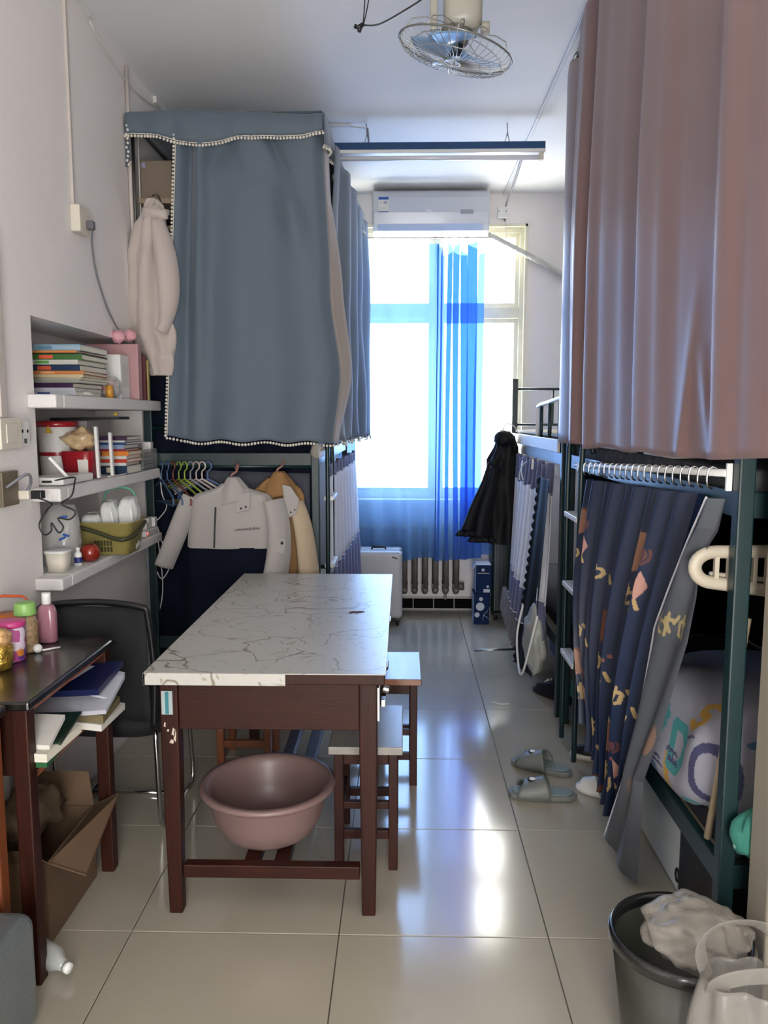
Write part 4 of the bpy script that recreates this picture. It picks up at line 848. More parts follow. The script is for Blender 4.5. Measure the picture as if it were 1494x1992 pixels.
def valance(u, v):
    x = lerp(-1.262, -.365, u); zb = 2.745 - .04*math.sin(PI*min(1,u/.85))*(.8) + .012*math.sin(u*13) 
    z = lerp(2.835 + .012*math.sin(u*5) , zb - .0, v); return (x, 3.742 - .012*math.sin(PI*v) + .006*math.sin(u*31)*v - .004*math.sin(u*47), z)
cloth('valance', valance, 80, 8, m_sky_cloth, cn)
def sidev(u, v):
    y = lerp(3.742, 5.78, u); x = -.362 + .10*u**1.5 + .018*math.sin(u*38)*v + .006*math.sin(u*17)
    return (x, y, lerp(2.835, 2.69 + .035*abs(math.sin(u*7)), v))
cloth('side_valance', sidev, 90, 8, m_sky_cloth, cn)
cloth('canopy_roof', lambda u, v: (lerp(-1.262, -.37+.09*v, u), lerp(3.745, 5.78, v), 2.837 - .03*math.sin(PI*u)*math.sin(PI*v)), 20, 24, m_sky_cloth, cn)
def side(u, v):
    y = lerp(4.02, 5.76, u); ph = u*30
    x = -.335 + .075*u + (.018+.03*v*u)*math.sin(ph) + .02*nz(u*4, v*3, 1, 9) - .10*max(0, .25-u)*math.sin(PI*v)
    return (x, y, lerp(2.78, 1.345 + .01*math.sin(ph*2), v))
cloth('side_curtain', side, 150, 40, m_sky_cloth, cn)
def endc(u, v): return (lerp(-1.2, -.26, u), 5.765 + .02*math.sin(u*40), lerp(2.8, 1.33, v))
cloth('end_curtain', endc, 90, 20, m_sky_cloth, cn)
def leftc(u, v): return (-1.262 + .012*math.sin(u*60), lerp(3.745, 3.80, u), lerp(2.80, 2.60+.08*u, v))
cloth('left_tab', leftc, 12, 8, m_sky_cloth, cn)
pm = MB()
def pomline(fn, n, off=(0, -.006, -.012), r=.0062):
    for k in range(n):
        p = Vector(fn(k / (n-1))) + Vector(off); pm.ball(p, r * (1 + .2*R_.random()), 6, 4)
pomline(lambda t: valance(t, 1), 62); pomline(lambda t: front(0, t), 84, (-.006, -.008, 0)); pomline(lambda t: front(t, 1), 56)
pomline(lambda t: sidev(t, 1), 80); pomline(lambda t: side(t, 1), 46, (.004, 0, -.01)); pomline(lambda t: (-1.252+.004*math.sin(t*20), 3.74, lerp(2.79, 2.62, t)), 10)
O('pompom_trim', pm, m_pom, cn, kind='stuff')
br = MB()
br.tube([valance(t/30, 1) for t in range(31)], .0025, 5).tube([Vector(front(0, t/40)) + Vector((0,-.003,0)) for t in range(41)], .0025, 5).tube([sidev(t/50, 1) for t in range(51)], .0025, 5)
O('braid', br, m_pom, cn)
fr = MB()
for a, b_ in (((-1.25,3.80,1.74),(-1.25,3.80,2.81)), ((-.40,3.83,1.74),(-.40,3.83,2.81)), ((-1.25,5.73,1.74),(-1.25,5.73,2.81)), ((-.40,5.73,1.74),(-.40,5.73,2.81)), ((-1.25,3.80,2.81),(-.40,3.80,2.81)), ((-1.25,5.73,2.81),(-.40,5.73,2.81)), ((-1.25,3.80,2.81),(-1.25,5.73,2.81)), ((-.40,3.80,2.81),(-.40,5.73,2.81))): fr.tube([a, b_], .008, 8)
O('canopy_frame', fr, m_steel, cn)
# inside the open corner of the canopy: shelf, box, bundle, hanging coat
hs_ = E('hanging_shelf', 'tan board shelf slung inside the open corner of the blue canopy', 'shelf', (-1.15, 4.2, 2.5))
O('board', MB().obox((-1.15, 3.84, 2.478), (-1.15, 4.75, 2.478), .19, .022), M('tan_board', '#8f7d68', .6, var=.1), hs_)
O('board', MB().obox((-1.15, 3.86, 2.36), (-1.15, 4.75, 2.36), .19, .018), M('tan_board', '#8f7d68', .6), hs_)
for y in (3.85, 4.74):
    for x in (-1.24, -1.06): O('cord', MB().tube([(x,y,2.35),(x,y,2.81)], .003, 5), m_cable_w, hs_)
cb = E('cardboard_box', 'taupe cardboard box on the hanging shelf inside the blue canopy', 'box', (-1.16, 3.95, 2.49))
O('carton', B(-1.238, -1.09, 3.86, 4.06, 2.4905, 2.665), M('taupe_card', '#746658', .7), cb, bevel=.003); O('sticker', MB().prism([(-1.232,2.635),(-1.212,2.632),(-1.215,2.655),(-1.23,2.655)], 3.8588, 3.86), M('lilac_sticker', '#8f8fb0', .5), cb)
for k, (c_, r_, cc, lab) in enumerate((((-1.045,4.16,2.60),.075,'#3f6770','teal clothing bundle beside the taupe box on the hanging shelf'),((-1.06,4.05,2.535),.04,'#a92633','small red and white rolled cloth on the hanging shelf'),((-1.03,3.98,2.515),.036,'#c0c4cc','white balled sock at the front of the hanging shelf'),((-1.045,4.10,2.425),.05,'#cfd0d8','white patterned garment on the lower hanging board'))):
    tagt(O('clothing_bundle', MB().ball(c_, r_, 18, 12, (.8,1,.95) if k else (.7,1.3,1.3), .5, 30+k, 2), M('bundle_'+cc[1:], cc, .9, var=.2, scale=20)), lab, 'clothes')
def fold_sections(x, y, zs, rxs, rys): return [(x, y, z, a, b_) for z, a, b_ in zip(zs, rxs, rys)]
m_coat = M('white_down_cloth', '#b5aaa4', .75, bump=.35, bscale=9, sheen=.3)
hc = E('white_coat', 'off-white hooded coat hanging inside the open corner of the canopy', 'coat', (-1.17, 3.74, 2.4))
def coatsurf(cx, cy, rows, amp=.014, fr_=5, sd=0):
    def f_(u, v):
        t = 2*PI*u; z = pl(v, [(k/(len(rows)-1), r[0]) for k, r in enumerate(rows)]); ax = pl(v, [(k/(len(rows)-1), r[1]) for k, r in enumerate(rows)])
        rx = pl(v, [(k/(len(rows)-1), r[2]) for k, r in enumerate(rows)]); ry = pl(v, [(k/(len(rows)-1), r[3]) for k, r in enumerate(rows)])
        q = amp*math.sin(t*fr_ + sd + v*2)*min(1, v*3) + amp*1.5*nz(math.cos(t)+v*3, math.sin(t)+z*5, 1.6, sd)
        return (cx + ax + (rx+q)*math.cos(t), cy + (ry+q)*math.sin(t), z)
    return f_
O('body', MB().grid(coatsurf(-1.165, 3.735, [(2.46,.02,.012,.012),(2.43,.015,.035,.03),(2.36,.005,.055,.04),(2.22,-.005,.085,.05),(2.0,-.01,.092,.055),(1.86,-.005,.092,.055),(1.76,.02,.07,.05),(1.665,.035,.045,.035)], .016, 4, 1), 48, 44, closed=True), m_coat, hc, fixn=False)
O('sleeve', MB().tube(smooth_path([(-1.12,3.70,2.36),(-1.085,3.69,2.22),(-1.07,3.685,2.05),(-1.085,3.685,1.92),(-1.11,3.69,1.86)],5), [.03+.025*math.sin(PI*min(1,k/16)) for k in range(21)], 14, flat=.7), m_coat, hc)
O('hood', MB().ball((-1.13, 3.71, 2.385), .06, 18, 12, (1.05,.6,.6), .4, 7), m_coat, hc)
O('hanger_hook', MB().tube(smooth_path([(-1.15,3.74,2.44),(-1.15,3.74,2.47),(-1.14,3.79,2.492),(-1.135,3.83,2.47)],5), .003, 6), m_chrome, hc)
# navy cloth closing the foot of the lower bunk, grey sheet behind
tagt(cloth('privacy_sheet', lambda u, v: (lerp(-1.262, -.445, u), 3.855 + .010*math.sin(u*40+v) + .006*nz(u*6, v*3, 1, 4), lerp(1.80, .12, v)), 90, 20, m_navy), 'dark navy sheet closing the end of the left lower bunk behind the jackets', 'sheet')
tagt(cloth('grey_towel', lambda u, v: (lerp(-.96, -.455, u), 3.835 - .006*math.sin(u*12), lerp(1.215-.015*u, .70, v)), 30, 12, thick_cloth('grey_terry', '#3c3f4c', transl=.05)), 'dark grey towel pinned behind the hanging jackets', 'towel')

# ------------------------------------------------------------------ jackets and hangers
def jacket(label, x, y, z, w, upper, lower, zsplit, zend, sl, sr, depth=.055, lowc=None, hood=True, sleeve_mat=None, yaw=0):
    e = E('jacket', label, 'jacket', (x, y, z), 'jackets on the left bed end')
    def rows(za, zb, top):
        if top: return [(z,0,.045,.035),(z-.02,0,.07,.045),(z-.05,0,w*.42,.05),(z-.085,0,w*.5,depth),(lerp(z,zb,.6),0,w*.52,depth),(zb,0,w*.54,depth)]
        return [(za,0,w*.525,depth*.96),(lerp(za,zb,.5),0,w*.53,depth),(zb,0,w*.54,depth)]
    O('upper_body', MB().grid(coatsurf(x, y, rows(z, zsplit, True), .005, 7, x*9), 52, 26, closed=True), upper, e, fixn=False)
    if lower: O('lower_body', MB().grid(coatsurf(x, y, rows(zsplit+.004, zend, False), .005, 7, x*9), 52, 14, closed=True), lower, e, fixn=False)
    for pts, r0, r1 in (sl, sr):
        P = smooth_path(pts, 5); n = len(P)
        O('sleeve', MB().tube(P, [lerp(r0, r1, k/(n-1)) for k in range(n)], 16, flat=.55), sleeve_mat or upper, e)
    if hood:
        O('hood', MB().grid(lambda u, v: (x+.012+(.085-.028*v+.008*math.sin(u*25))*math.cos(2*PI*u)*math.cos(v*1.2), y-.012+(.052-.012*v)*math.sin(2*PI*u)*math.cos(v*1.2)**.5, z-.085+.115*v+.02*math.cos(2*PI*u)*(1-v)), 48, 12, closed=True), upper, e, solid=.006, fixn=False)
    O('hanger', MB().tube(smooth_path([(x,y,z-.02),(x,y,z+.035),(x+.022,y+.01,z+.055),(x+.024,y+.05,z+.082),(x+.012,y+.085,z+.085),(x,y+.10,z+.06)],5), .005, 8), M('rose_plastic', '#9c6f68', .4), e, label='dull rose plastic hanger')
    return e
m_jw = M('white_shell_cloth', '#a09b98', .8, bump=.25, bscale=14, sheen=.3); m_jt = M('tan_shell_cloth', '#8a673e', .8, bump=.2, bscale=14)
m_jc = M('cream_shell_cloth', '#b3a288', .8, bump=.25, bscale=14)
j1 = jacket('white and navy jacket with small chest lettering, left of the tan one', -.80, 3.668, 1.165, .40, m_jw, m_navy, .865, .40,
    (((-.985,3.67,1.10),(-1.03,3.66,1.0),(-1.08,3.655,.88),(-1.125,3.65,.775)), .052, .048), (((-.60,3.64,1.09),(-.575,3.625,.98),(-.575,3.62,.85),(-.60,3.62,.70)), .055, .068))
O('zip', MB().obox((-.865,3.617,1.06), (-.875,3.613,.87), .008, .004, (0,1,0)), m_black, j1)
O('pocket_flap', MB().obox((-.612,3.578,.895), (-.54,3.58,.885), .07, .006, (0,1,0)), m_jw, j1, bevel=.002)
O('snap_button', MB().ball((-.553,3.572,.90), .007, 8, 6, (1,.5,1)), m_black, j1)
for q in ((-.745,1.055),(-.722,1.062)): O('snap_button', MB().ball((q[0],3.603,q[1]), .005, 8, 6, (1,.5,1)), m_black, j1)
O('throat_tab', MB().prism([(-.775,1.12),(-.70,1.13),(-.705,1.05),(-.765,1.035)], 3.604, 3.612), m_jw, j1, bevel=.003)
text('Sentimental.divac', .019, m_black, 'chest_lettering', j1, (-.79, 3.6105, .948), Matrix.Rotation(-.08, 4, 'Y') @ FACE_CAM)
j2 = jacket('tan and cream jacket with a dotted storm flap, nearest the bed post', -.60, 3.757, 1.185, .25, m_jt, m_jt, .93, .50,
    (((-.70,3.745,1.1),(-.73,3.74,.95),(-.735,3.74,.8)), .04, .04), (((-.51,3.73,1.07),(-.48,3.715,.98),(-.46,3.71,.86),(-.445,3.70,.72)), .045, .058), .034, sleeve_mat=m_jc)
O('storm_flap', MB().prism([(-.565,1.16),(-.525,1.15),(-.485,1.09),(-.50,1.02),(-.535,1.005),(-.555,1.07)], 3.672, 3.684), m_jw, j2, bevel=.003)
for q in ((-.525,1.03),(-.507,1.042)): O('snap_button', MB().ball((q[0],3.671,q[1]), .004, 8, 6, (1,.5,1)), m_black, j2)
O('tag', B(-.575, -.562, 3.672, 3.676, 1.04, 1.075), m_pap, j2)
gh = 'empty hangers at the left end of the bed rod'
hc_ = [('#3d5673','slate blue'),('#42557a','dusty blue'),('#6d3f34','brown-red'),('#7d8f3c','yellow green'),('#93a83e','lime green'),('#8a8f96','grey'),('#b9a9a2','pale rose'),('#c4bcb4','cream'),('#5a6f9a','periwinkle')]
def hanger(label, col, loc, rz):
    e = E('clothes_hanger', label, 'hanger', (0,0,0), gh); m = M('hanger_'+col[1:], col, .4)
    O('hook', MB().tube(smooth_path([(0,0,-.055),(0,0,-.02),(.018,0,-.005),(.022,0,.012),(.010,0,.026),(-.008,0,.025),(-.018,0,.010)],5), .0035, 8), m, e)
    O('frame', MB().tube(smooth_path([(0,0,-.055),(.05,0,-.075),(.165,0,-.125),(.185,0,-.15),(.165,0,-.168),(0,0,-.165),(-.165,0,-.168),(-.185,0,-.15),(-.165,0,-.125),(-.05,0,-.075)],4), .005, 8, closed=True), m, e)
    return place(e, loc, rz)
for k, (cc, nm) in enumerate(hc_):
    hanger(nm + ' plastic hanger, ' + ['leftmost on the rod','second from the wall','third from the wall','in the middle of the bunch','just right of the bunch middle','fourth from the right end','third from the right end','second from the right end','rightmost of the bunch'][k], cc, (-1.16+.028*k, 3.795-.018, 1.232), -1.0+.07*k)
tagt(O('white_pouch', MB().ball((-.405, 3.74, 1.31), .035, 14, 10, (1,.5,1), .35, 3), m_film), 'small frosted pouch tied under the corner of the blue canopy', 'pouch')
tagt(O('pink_sandal', MB().tube(smooth_path([(-1.05,3.3,.38),(-1.0,3.28,.44),(-.93,3.27,.45),(-.90,3.27,.40)],5), .012, 8, flat=.5), M('blush', '#8d6a64', .6)), 'blush strap loop hanging low behind the table corner', 'strap', None) if 0 else None

# ------------------------------------------------------------------ side curtains of the lower bunks
def banded(name, label, fn_x, y0, y1, z_top, z_a, z_b, z_c, cat='curtain', nf=9, amp=.014, tail=None, grp=None):
    e = E(name, label, cat, (fn_x(.5, .5), (y0+y1)/2, z_c)); 
    if grp: e['group'] = grp
    def mk(za, zb):
        return lambda u, v: (fn_x(u, (z_top-lerp(za,zb,v))/(z_top-z_c)) + amp*math.sin(u*2*PI*nf + .4*math.sin(v*3)) , lerp(y0, y1, u), lerp(za, zb, v) + .008*math.sin(u*2*PI*nf*.5))
    cloth('top_band', mk(z_top, z_a), 120, 6, m_lav, e); cloth('voile_panel', mk(z_a, z_b), 120, 14, m_whitecloth, e); cloth('bottom_band', mk(z_b, z_c), 120, 8, m_lav, e)
    pip = MB()
    for z in (z_a, z_b, z_c): pip.tube([Vector(mk(z, z-.001)(k/60, 0)) for k in range(61)], .004, 6)
    O('piping', pip, m_whitecloth, e)
    return e
banded('bunk_curtain', 'lavender and white curtain along the left lower bunk', lambda u, v: -.375 + .03*u + .05*v*u, 3.99, 5.60, 1.235, 1.17, .68, .30)
banded('bunk_curtain', 'lavender and white curtain with drawstring at the far right lower bunk', lambda u, v: .735 - .05*v*math.sin(PI*u) - .03*v, 3.93, 5.12, 1.235, 1.08, .53, .34)
e_ = tagt(cloth('ruffled_skirt', lambda u, v: (.68 - .02*v + .012*math.sin(u*70), lerp(4.55, 5.25, u), lerp(.345, .10+.10*u+.01*math.sin(u*140), v)), 120, 8, thick_cloth('taupe_cloth', '#6f6a6c', transl=.1)), 'grey scalloped cloth hanging below the lavender band at the far right', 'cloth')
bow2 = E('drawstring', 'white drawstring bow with clips at the top of the right lavender curtain', 'cord', (.71, 4.75, 1.2))
O('cord', MB().tube(smooth_path([(.715,4.80,1.21),(.70,4.72,1.19),(.69,4.66,1.15),(.695,4.62,1.11)],5), .004, 6).tube(smooth_path([(.71,4.62,1.215),(.70,4.68,1.19),(.69,4.73,1.14),(.695,4.76,1.10)],5), .004, 6), m_cable_w, bow2)
O('clip', MB().obox((.705,4.35,1.245),(.70,4.33,1.19),.012,.006), m_chrome, bow2)
# black scalloped drape
def drape(u, v):
    y = lerp(3.83, 4.10, u) ; x = lerp(.735, .665 + .05*(1-u), v**1.2) + .005*math.sin(u*9)
    y2 = y + .27*v; sc_ = .012*abs(math.sin(v*70))
    return (x - .035 - (u > .97)*sc_, y2 + (u > .97)*sc_, lerp(1.17, .10, v))
tagt(cloth('black_drape', drape, 40, 150, m_blackcloth), 'black curtain with scalloped edge hanging at the bed foot, right of the lavender one', 'curtain')
# black coat hanging off the far bed
cb2 = E('black_coat', 'black coat with frilled cuffs hanging by the window off the far right bed', 'coat', (.62, 5.25, 1.3))
O('body', MB().grid(coatsurf(.665, 5.22, [(1.37,.0,.03,.025),(1.35,0,.055,.04),(1.28,0,.075,.045),(1.20,-.01,.10,.05),(1.0,-.005,.11,.055),(.80,.01,.10,.055),(.64,.015,.115,.06)], .010, 6, 2), 56, 36, closed=True), m_blackcloth, cb2, fixn=False)
O('hood', MB().ball((.655, 5.20, 1.33), .066, 18, 12, (1,.8,.85), .25, 4), m_blackcloth, cb2)
for k, pts in enumerate(([(.585,5.20,1.17),(.54,5.18,1.03),(.48,5.17,.88),(.435,5.16,.73)], [(.60,5.16,1.15),(.57,5.13,1.0),(.53,5.11,.85),(.51,5.10,.70)])):
    P = smooth_path(pts, 5); n = len(P)
    s_ = O('sleeve', MB().tube(P, [.045+.028*(q/(n-1))**2 for q in range(n)], 18, flat=.6), m_blackcloth, cb2)
    c_ = P[-1]; O('frill', MB().grid(lambda u, v: (c_[0]+(.073+.014*math.sin(u*2*PI*9)*v+.01*v)*math.cos(2*PI*u), c_[1]+(.045+.01*math.sin(u*2*PI*9)*v)*math.sin(2*PI*u), c_[2]+.005-.035*v), 72, 4, closed=True), m_blackcloth, s_, solid=.003, fixn=False)
O('hook', MB().tube(smooth_path([(.65,5.22,1.36),(.655,5.22,1.41),(.69,5.22,1.43),(.73,5.22,1.40),(.76,5.22,1.33)],5), .004, 6), m_steel, cb2)
for z in (1.10, .98, .86): O('button', MB().ball((.668, 5.168, z), .007, 8, 6, (1,.5,1)), m_chrome, cb2)
# ------------------------------------------------------------------ pink curtain, right upper bunk
pk = E('bed_canopy', 'dusty pink satin curtain around the near right upper bunk', 'canopy', (.7, 2.6, 1.4))
ks = [(0,0),(.04,.028),(.08,.0),(.11,-.012),(.16,-.03),(.20,.035),(.235,.038),(.27,-.035),(.33,-.012),(.42,.008),(.50,.024),(.55,-.018),(.62,-.006),(.70,.012),(.80,.02),(.86,-.022),(.92,-.004),(1,.01)]
def pink(u, v):
    y = lerp(3.60, 1.50, u**.92)
    a = pl(u, ks)
    x = .700 + a*(.55+.6*v)*.9 - .012*math.sin(PI*v) + .004*nz(u*9, v*3, 1, 2)
    zb = 1.355 + .02*u + (.0 if u < .8 else .10*(u-.8)) - .010*math.sin(u*30)*(1-u)
    s_ = .014*math.exp(-((u-.74+.16*(v-.85))/.018)**2)*max(0, v-.72)/.28 + .014*math.exp(-((u-.80-.25*(v-.95))/.015)**2)*max(0, v-.82)/.18
    return (x - s_, y, lerp(3.02, zb, v))
cloth('side_curtain', lambda u, v: pink(.085 + .915*u, v), 230, 80, m_pink_cloth, pk)
cloth('end_panel', lambda u, v: (.70 - .015*math.sin(u*PI) , lerp(3.62, 3.36, u) , lerp(2.93 - .04*abs(2*u-1), 1.36, v)), 14, 30, m_pink_cloth, pk)
cloth('foot_curtain', lambda u, v: (lerp(.72, 1.6, u), 3.66 + .03*math.sin(u*30), lerp(3.0, 1.37, v)), 80, 20, m_pink_cloth, pk)
cloth('canopy_roof', lambda u, v: (lerp(.72, 1.6, u), lerp(1.52, 3.65, v), 3.02), 10, 10, m_pink_cloth, pk)
O('canopy_frame', MB().tube([(.735,1.84,1.74),(.735,1.84,3.0)], .009, 8).tube([(.75,3.70,1.74),(.735,3.66,2.985),(.735,3.3,3.005),(.735,1.55,3.005)], .009, 8).tube([(.735,3.66,2.985),(1.58,3.66,2.985)], .009, 8), m_steel, pk)
for y, z in ((3.60, 2.955), (3.47, 2.965), (3.40, 2.95)): O('hook', MB().tube(smooth_path([(.735,y,3.012),(.722,y,3.0),(.712,y,2.975),(.704,y,z)],4), .003, 6), m_chrome, pk)

# ------------------------------------------------------------------ print helpers
def segd(P, pts):
    d = np.full(len(P), 9.0)
    for a, b_ in zip(pts, pts[1:]):
        a = np.array(a); b_ = np.array(b_); ab = b_ - a; t = np.clip(((P - a) @ ab) / (ab @ ab + 1e-12), 0, 1)
        d = np.minimum(d, np.linalg.norm(P - a - t[:, None]*ab, axis=1))
    return d
KA = [[(.1,.68),(.5,.72),(.6,.62),(.52,.2),(.38,.15)], [(.36,.95),(.3,.6),(.1,.12)], [(.74,.85),(.92,.55)]]
WA = [[(.3,.95),(.3,.05)], [(.08,.74),(.46,.74),(.1,.25)], [(.12,.27),(.5,.58),(.8,.55),(.88,.35),(.75,.14),(.55,.08)]]
I_ = [[(.2,.82),(.18,.35),(.32,.14),(.44,.32)], [(.7,.76),(.86,.38)]]
def stamp(P, col, s0, t0, h, strokes, rgb, wd=.13):
    Q = (P - np.array([s0, t0])) / h; m = (Q[:,0] > -.3) & (Q[:,0] < 1.3) & (Q[:,1] > -.3) & (Q[:,1] < 1.3)
    if not m.any(): return
    q = Q[m]; d = np.full(len(q), 9.0)
    for s_ in strokes: d = np.minimum(d, segd(q, s_))
    idx = np.where(m)[0][d < wd/2*1.0]; col[idx, :3] = rgb
def blob(P, col, s0, t0, rs, rt, rgb, pw=2.0):
    d = np.abs((P[:,0]-s0)/rs)**pw + np.abs((P[:,1]-t0)/rt)**pw; col[d < 1, :3] = rgb
def spiral(P, col, s0, t0, r, rgb):
    pts = [(s0 + r*(.15+.85*k/24)*math.cos(k*.55), t0 + r*(.15+.85*k/24)*math.sin(k*.55)) for k in range(25)]
    m = (np.abs(P[:,0]-s0) < r*1.3) & (np.abs(P[:,1]-t0) < r*1.3); idx = np.where(m)[0]
    if len(idx): col[idx[segd(P[idx], pts) < r*.13], :3] = rgb
def kana(P, col, s0, t0, h, rgb):
    for k, g_ in enumerate((KA, WA, I_, I_)): stamp(P, col, s0 + k*h*.95, t0 - k*h*.08, h, g_, rgb, .16)
RGB = lambda h: C(h)[:3]
def kawaii(P, col):
    ta, br_, pe, ru = RGB('#a99064'), RGB('#633828'), RGB('#8f6650'), RGB('#5f3a36')
    for r_ in range(-1, 3):
        for c_ in range(-1, 6):
            s0 = c_*.50 + (.25 if r_ % 2 else 0); t0 = r_*.36 + .1
            kana(P, col, s0, t0 + .03, .08, ta)
            b0, t1 = s0 + .10, t0 + .215
            if (c_ + r_) % 2: continue
            blob(P, col, b0-.055, t1+.052, .022, .024, br_); blob(P, col, b0+.055, t1+.052, .022, .024, br_)
            blob(P, col, b0, t1, .078, .068, br_ if c_ % 2 else pe, 2.6); blob(P, col, b0-.015, t1+.072, .016, .016, RGB('#c9bfae'))
            spiral(P, col, s0+.27, t0+.22, .032, ru)
            if (c_+r_) % 2: blob(P, col, s0+.285, t0+.125, .030, .042, RGB('#b59f6e'))
            else: blob(P, col, s0+.285, t0+.120, .026, .05, RGB('#b08478'), 1.1)
            for q in range(3): blob(P, col, s0+.20+.02*q, t0+.13+.018*q, .008, .008, RGB('#7a4b45'))
m_kana = painted('cartoon_print_cloth', .5)
kc = E('bunk_curtain', 'navy curtain with cream lettering and brown bear heads on hook rings', 'curtain', (.74, 2.7, .6))
NU, NV, SW, SH = 640, 320, 1.55, 1.25
def kf(u, v):
    yt = lerp(3.30, 2.02, u**.85); yb = lerp(3.02, 2.50, u)
    y = pl(v, [(0, yt), (1, yb)]) if False else lerp(yt, yb, v**1.15)
    zt = 1.265 + .07*(3.37-yt)/1.5 - .05
    zb = pl(u, [(0,.30),(.35,.22),(.7,.13),(1,.08)])
    nf = 9.5; ph = 2*PI*nf*u
    amp = lerp(.024, .034, v)
    x = .742 - .045*math.sin(PI*min(1, v*1.1))*.8 - .02*v + amp*math.sin(ph) + amp*.35*math.sin(ph*.47 + 2*v)
    y += .012*math.cos(ph)*(.4+v)
    return (x, y, lerp(zt, zb, v))
mbk_ = MB().grid(kf, NU, NV); me = mbk_.mesh('printed_cloth'); me.materials.append(m_kana)
uu = np.tile(np.linspace(0, 1, NU), NV); vv = np.repeat(np.linspace(0, 1, NV), NU)
P2 = np.stack([uu*SW, (1-vv)*SH], 1); colr = np.tile(np.array(RGB('#15233f') + (1,)), (len(P2), 1)); kawaii(P2, colr)
at = me.color_attributes.new('print', 'FLOAT_COLOR', 'POINT'); at.data.foreach_set('color', colr.astype(np.float32).ravel())
O('printed_cloth', me, None, kc)
def ll(t, ks_): return float(np.interp(t, [k[0] for k in ks_], [k[1] for k in ks_]))
# the turned-back leading edge shows the grey reverse
def ff(u, v):
    yl = ll(v, [(0,1.81),(.1,1.93),(.21,2.05),(.32,2.16),(.57,2.27),(.79,2.395),(1,2.55)]); yr = ll(v, [(0,1.77),(.06,1.80),(.13,1.90),(.2,1.905),(.3,1.95),(.54,2.13),(.72,2.29),(1,2.33)])
    x = .69 - .012*math.sin(PI*u) + .03*u + .009*math.sin(u*10 + v*4)
    return (x, lerp(yl, yr, u), lerp(1.29, pl(u, [(0,.065),(1,.03)]), v))
NU2, NV2 = 120, 420
me = MB().grid(ff, NU2, NV2).mesh('turned_edge'); me.materials.append(m_kana)
uu = np.tile(np.linspace(0, 1, NU2), NV2); vv = np.repeat(np.linspace(0, 1, NV2), NU2)
P3 = np.stack([uu*.26, (1-vv)*SH], 1); colr = np.tile(np.array(RGB('#4a4e55') + (1,)), (len(P3), 1))
def mir(P, s): Q = P.copy(); Q[:,0] = s - Q[:,0]; return Q
kana(mir(P3, .26), colr, .045, .86, .075, RGB('#9c8d66')); spiral(P3, colr, .12, .30, .035, RGB('#6a5650')); blob(P3, colr, .22, .52, .03, .06, RGB('#7d6355'))
at = me.color_attributes.new('print', 'FLOAT_COLOR', 'POINT'); at.data.foreach_set('color', colr.astype(np.float32).ravel())
O('turned_edge', me, None, kc, label='grey reverse of the curtain turned outwards', )
O('hem', MB().tube([Vector(ff(0, k/40)) + Vector((-.002,.002,0)) for k in range(41)], .003, 6), m_whitecloth, kc)
O('curtain_rod', MB().tube([(.735,3.42,1.268),(.748,1.858,1.342)], .009, 12), m_white, kc)
O('rod_bracket', B(.748, .762, 1.853, 1.863, 1.30, 1.365), m_white, kc, bevel=.002)
for k in range(21):
    u = k/20; y = lerp(3.30, 1.90, u**.85); z = 1.268 + (3.42-y)/1.56*.074
    O('hook_ring', MB().tube(smooth_path([(.735,y+.004,z-.038),(.722,y,z-.030),(.722,y,z+.004),(.735,y,z+.014),(.748,y,z+.004),(.750,y,z-.012)],3), .0028, 6), m_chrome, kc)

# ------------------------------------------------------------------ inside the near right lower bunk
tagt(O('mattress', B(.80, 1.585, 1.86, 3.70, .378, .455), M('dark_mattress', '#1a1d26', .9, var=.3, scale=6, stretch=(1,1,9)), bevel=.02), 'dark mattress on the near right lower bunk', 'mattress')
tagt(O('mattress', B(.80, 1.585, 1.86, 3.70, 1.283, 1.35), M('plaid_mattress', '#55565a', .9, var=.4, scale=20), bevel=.015), 'thin grey mattress on the near right upper bunk', 'mattress')
tagt(O('mattress', B(.795, 1.585, 3.84, 5.56, 1.283, 1.37), M('white_mattress', '#b9bcc2', .85, var=.2, scale=12), bevel=.02), 'white patterned mattress on the far right upper bunk', 'mattress')
tagt(O('mattress', B(.80, 1.585, 3.84, 5.56, .378, .45), M('dark_mattress', '#1a1d26', .9), bevel=.02), 'dark mattress on the far right lower bunk', 'mattress')
tagt(O('mattress', B(-1.22, -.44, 3.90, 5.70, 1.283, 1.36), M('white_mattress', '#b9bcc2', .85), bevel=.02), 'mattress on the left upper bunk', 'mattress')
tagt(O('board', B(.77, 1.55, 3.86, 5.50, 1.372, 1.388), M('bed_board_ply', '#b5a98f', .7), bevel=.002), 'pale board lying on the far right upper mattress', 'board')
tagt(O('folded_quilt', MB().ball((.98, 3.99, 1.46), .12, 24, 14, (1.5,1.2,.7), .25, 12, 2.5), M('pale_pink_quilt', '#b59a9c', .85, bump=.4, bscale=20)), 'pale pink folded quilt at the near end of the far upper bunk', 'quilt')
for nm, fn in (('back', lambda u, v: (1.585 + .008*math.sin(u*60), lerp(1.87, 3.69, u), lerp(1.24, .46, v))), ('end', lambda u, v: (lerp(.81, 1.57, u), 3.692 + .008*math.sin(u*40), lerp(1.24, .46, v)))):  # dark sheets added to stand in for the shade inside the bunk
    tagt(cloth('shade_backdrop', fn, 60, 10, m_navy), 'dark navy backdrop added for shade along the %s of the near right lower bunk' % ('wall side' if nm == 'back' else 'far end'), 'cloth')
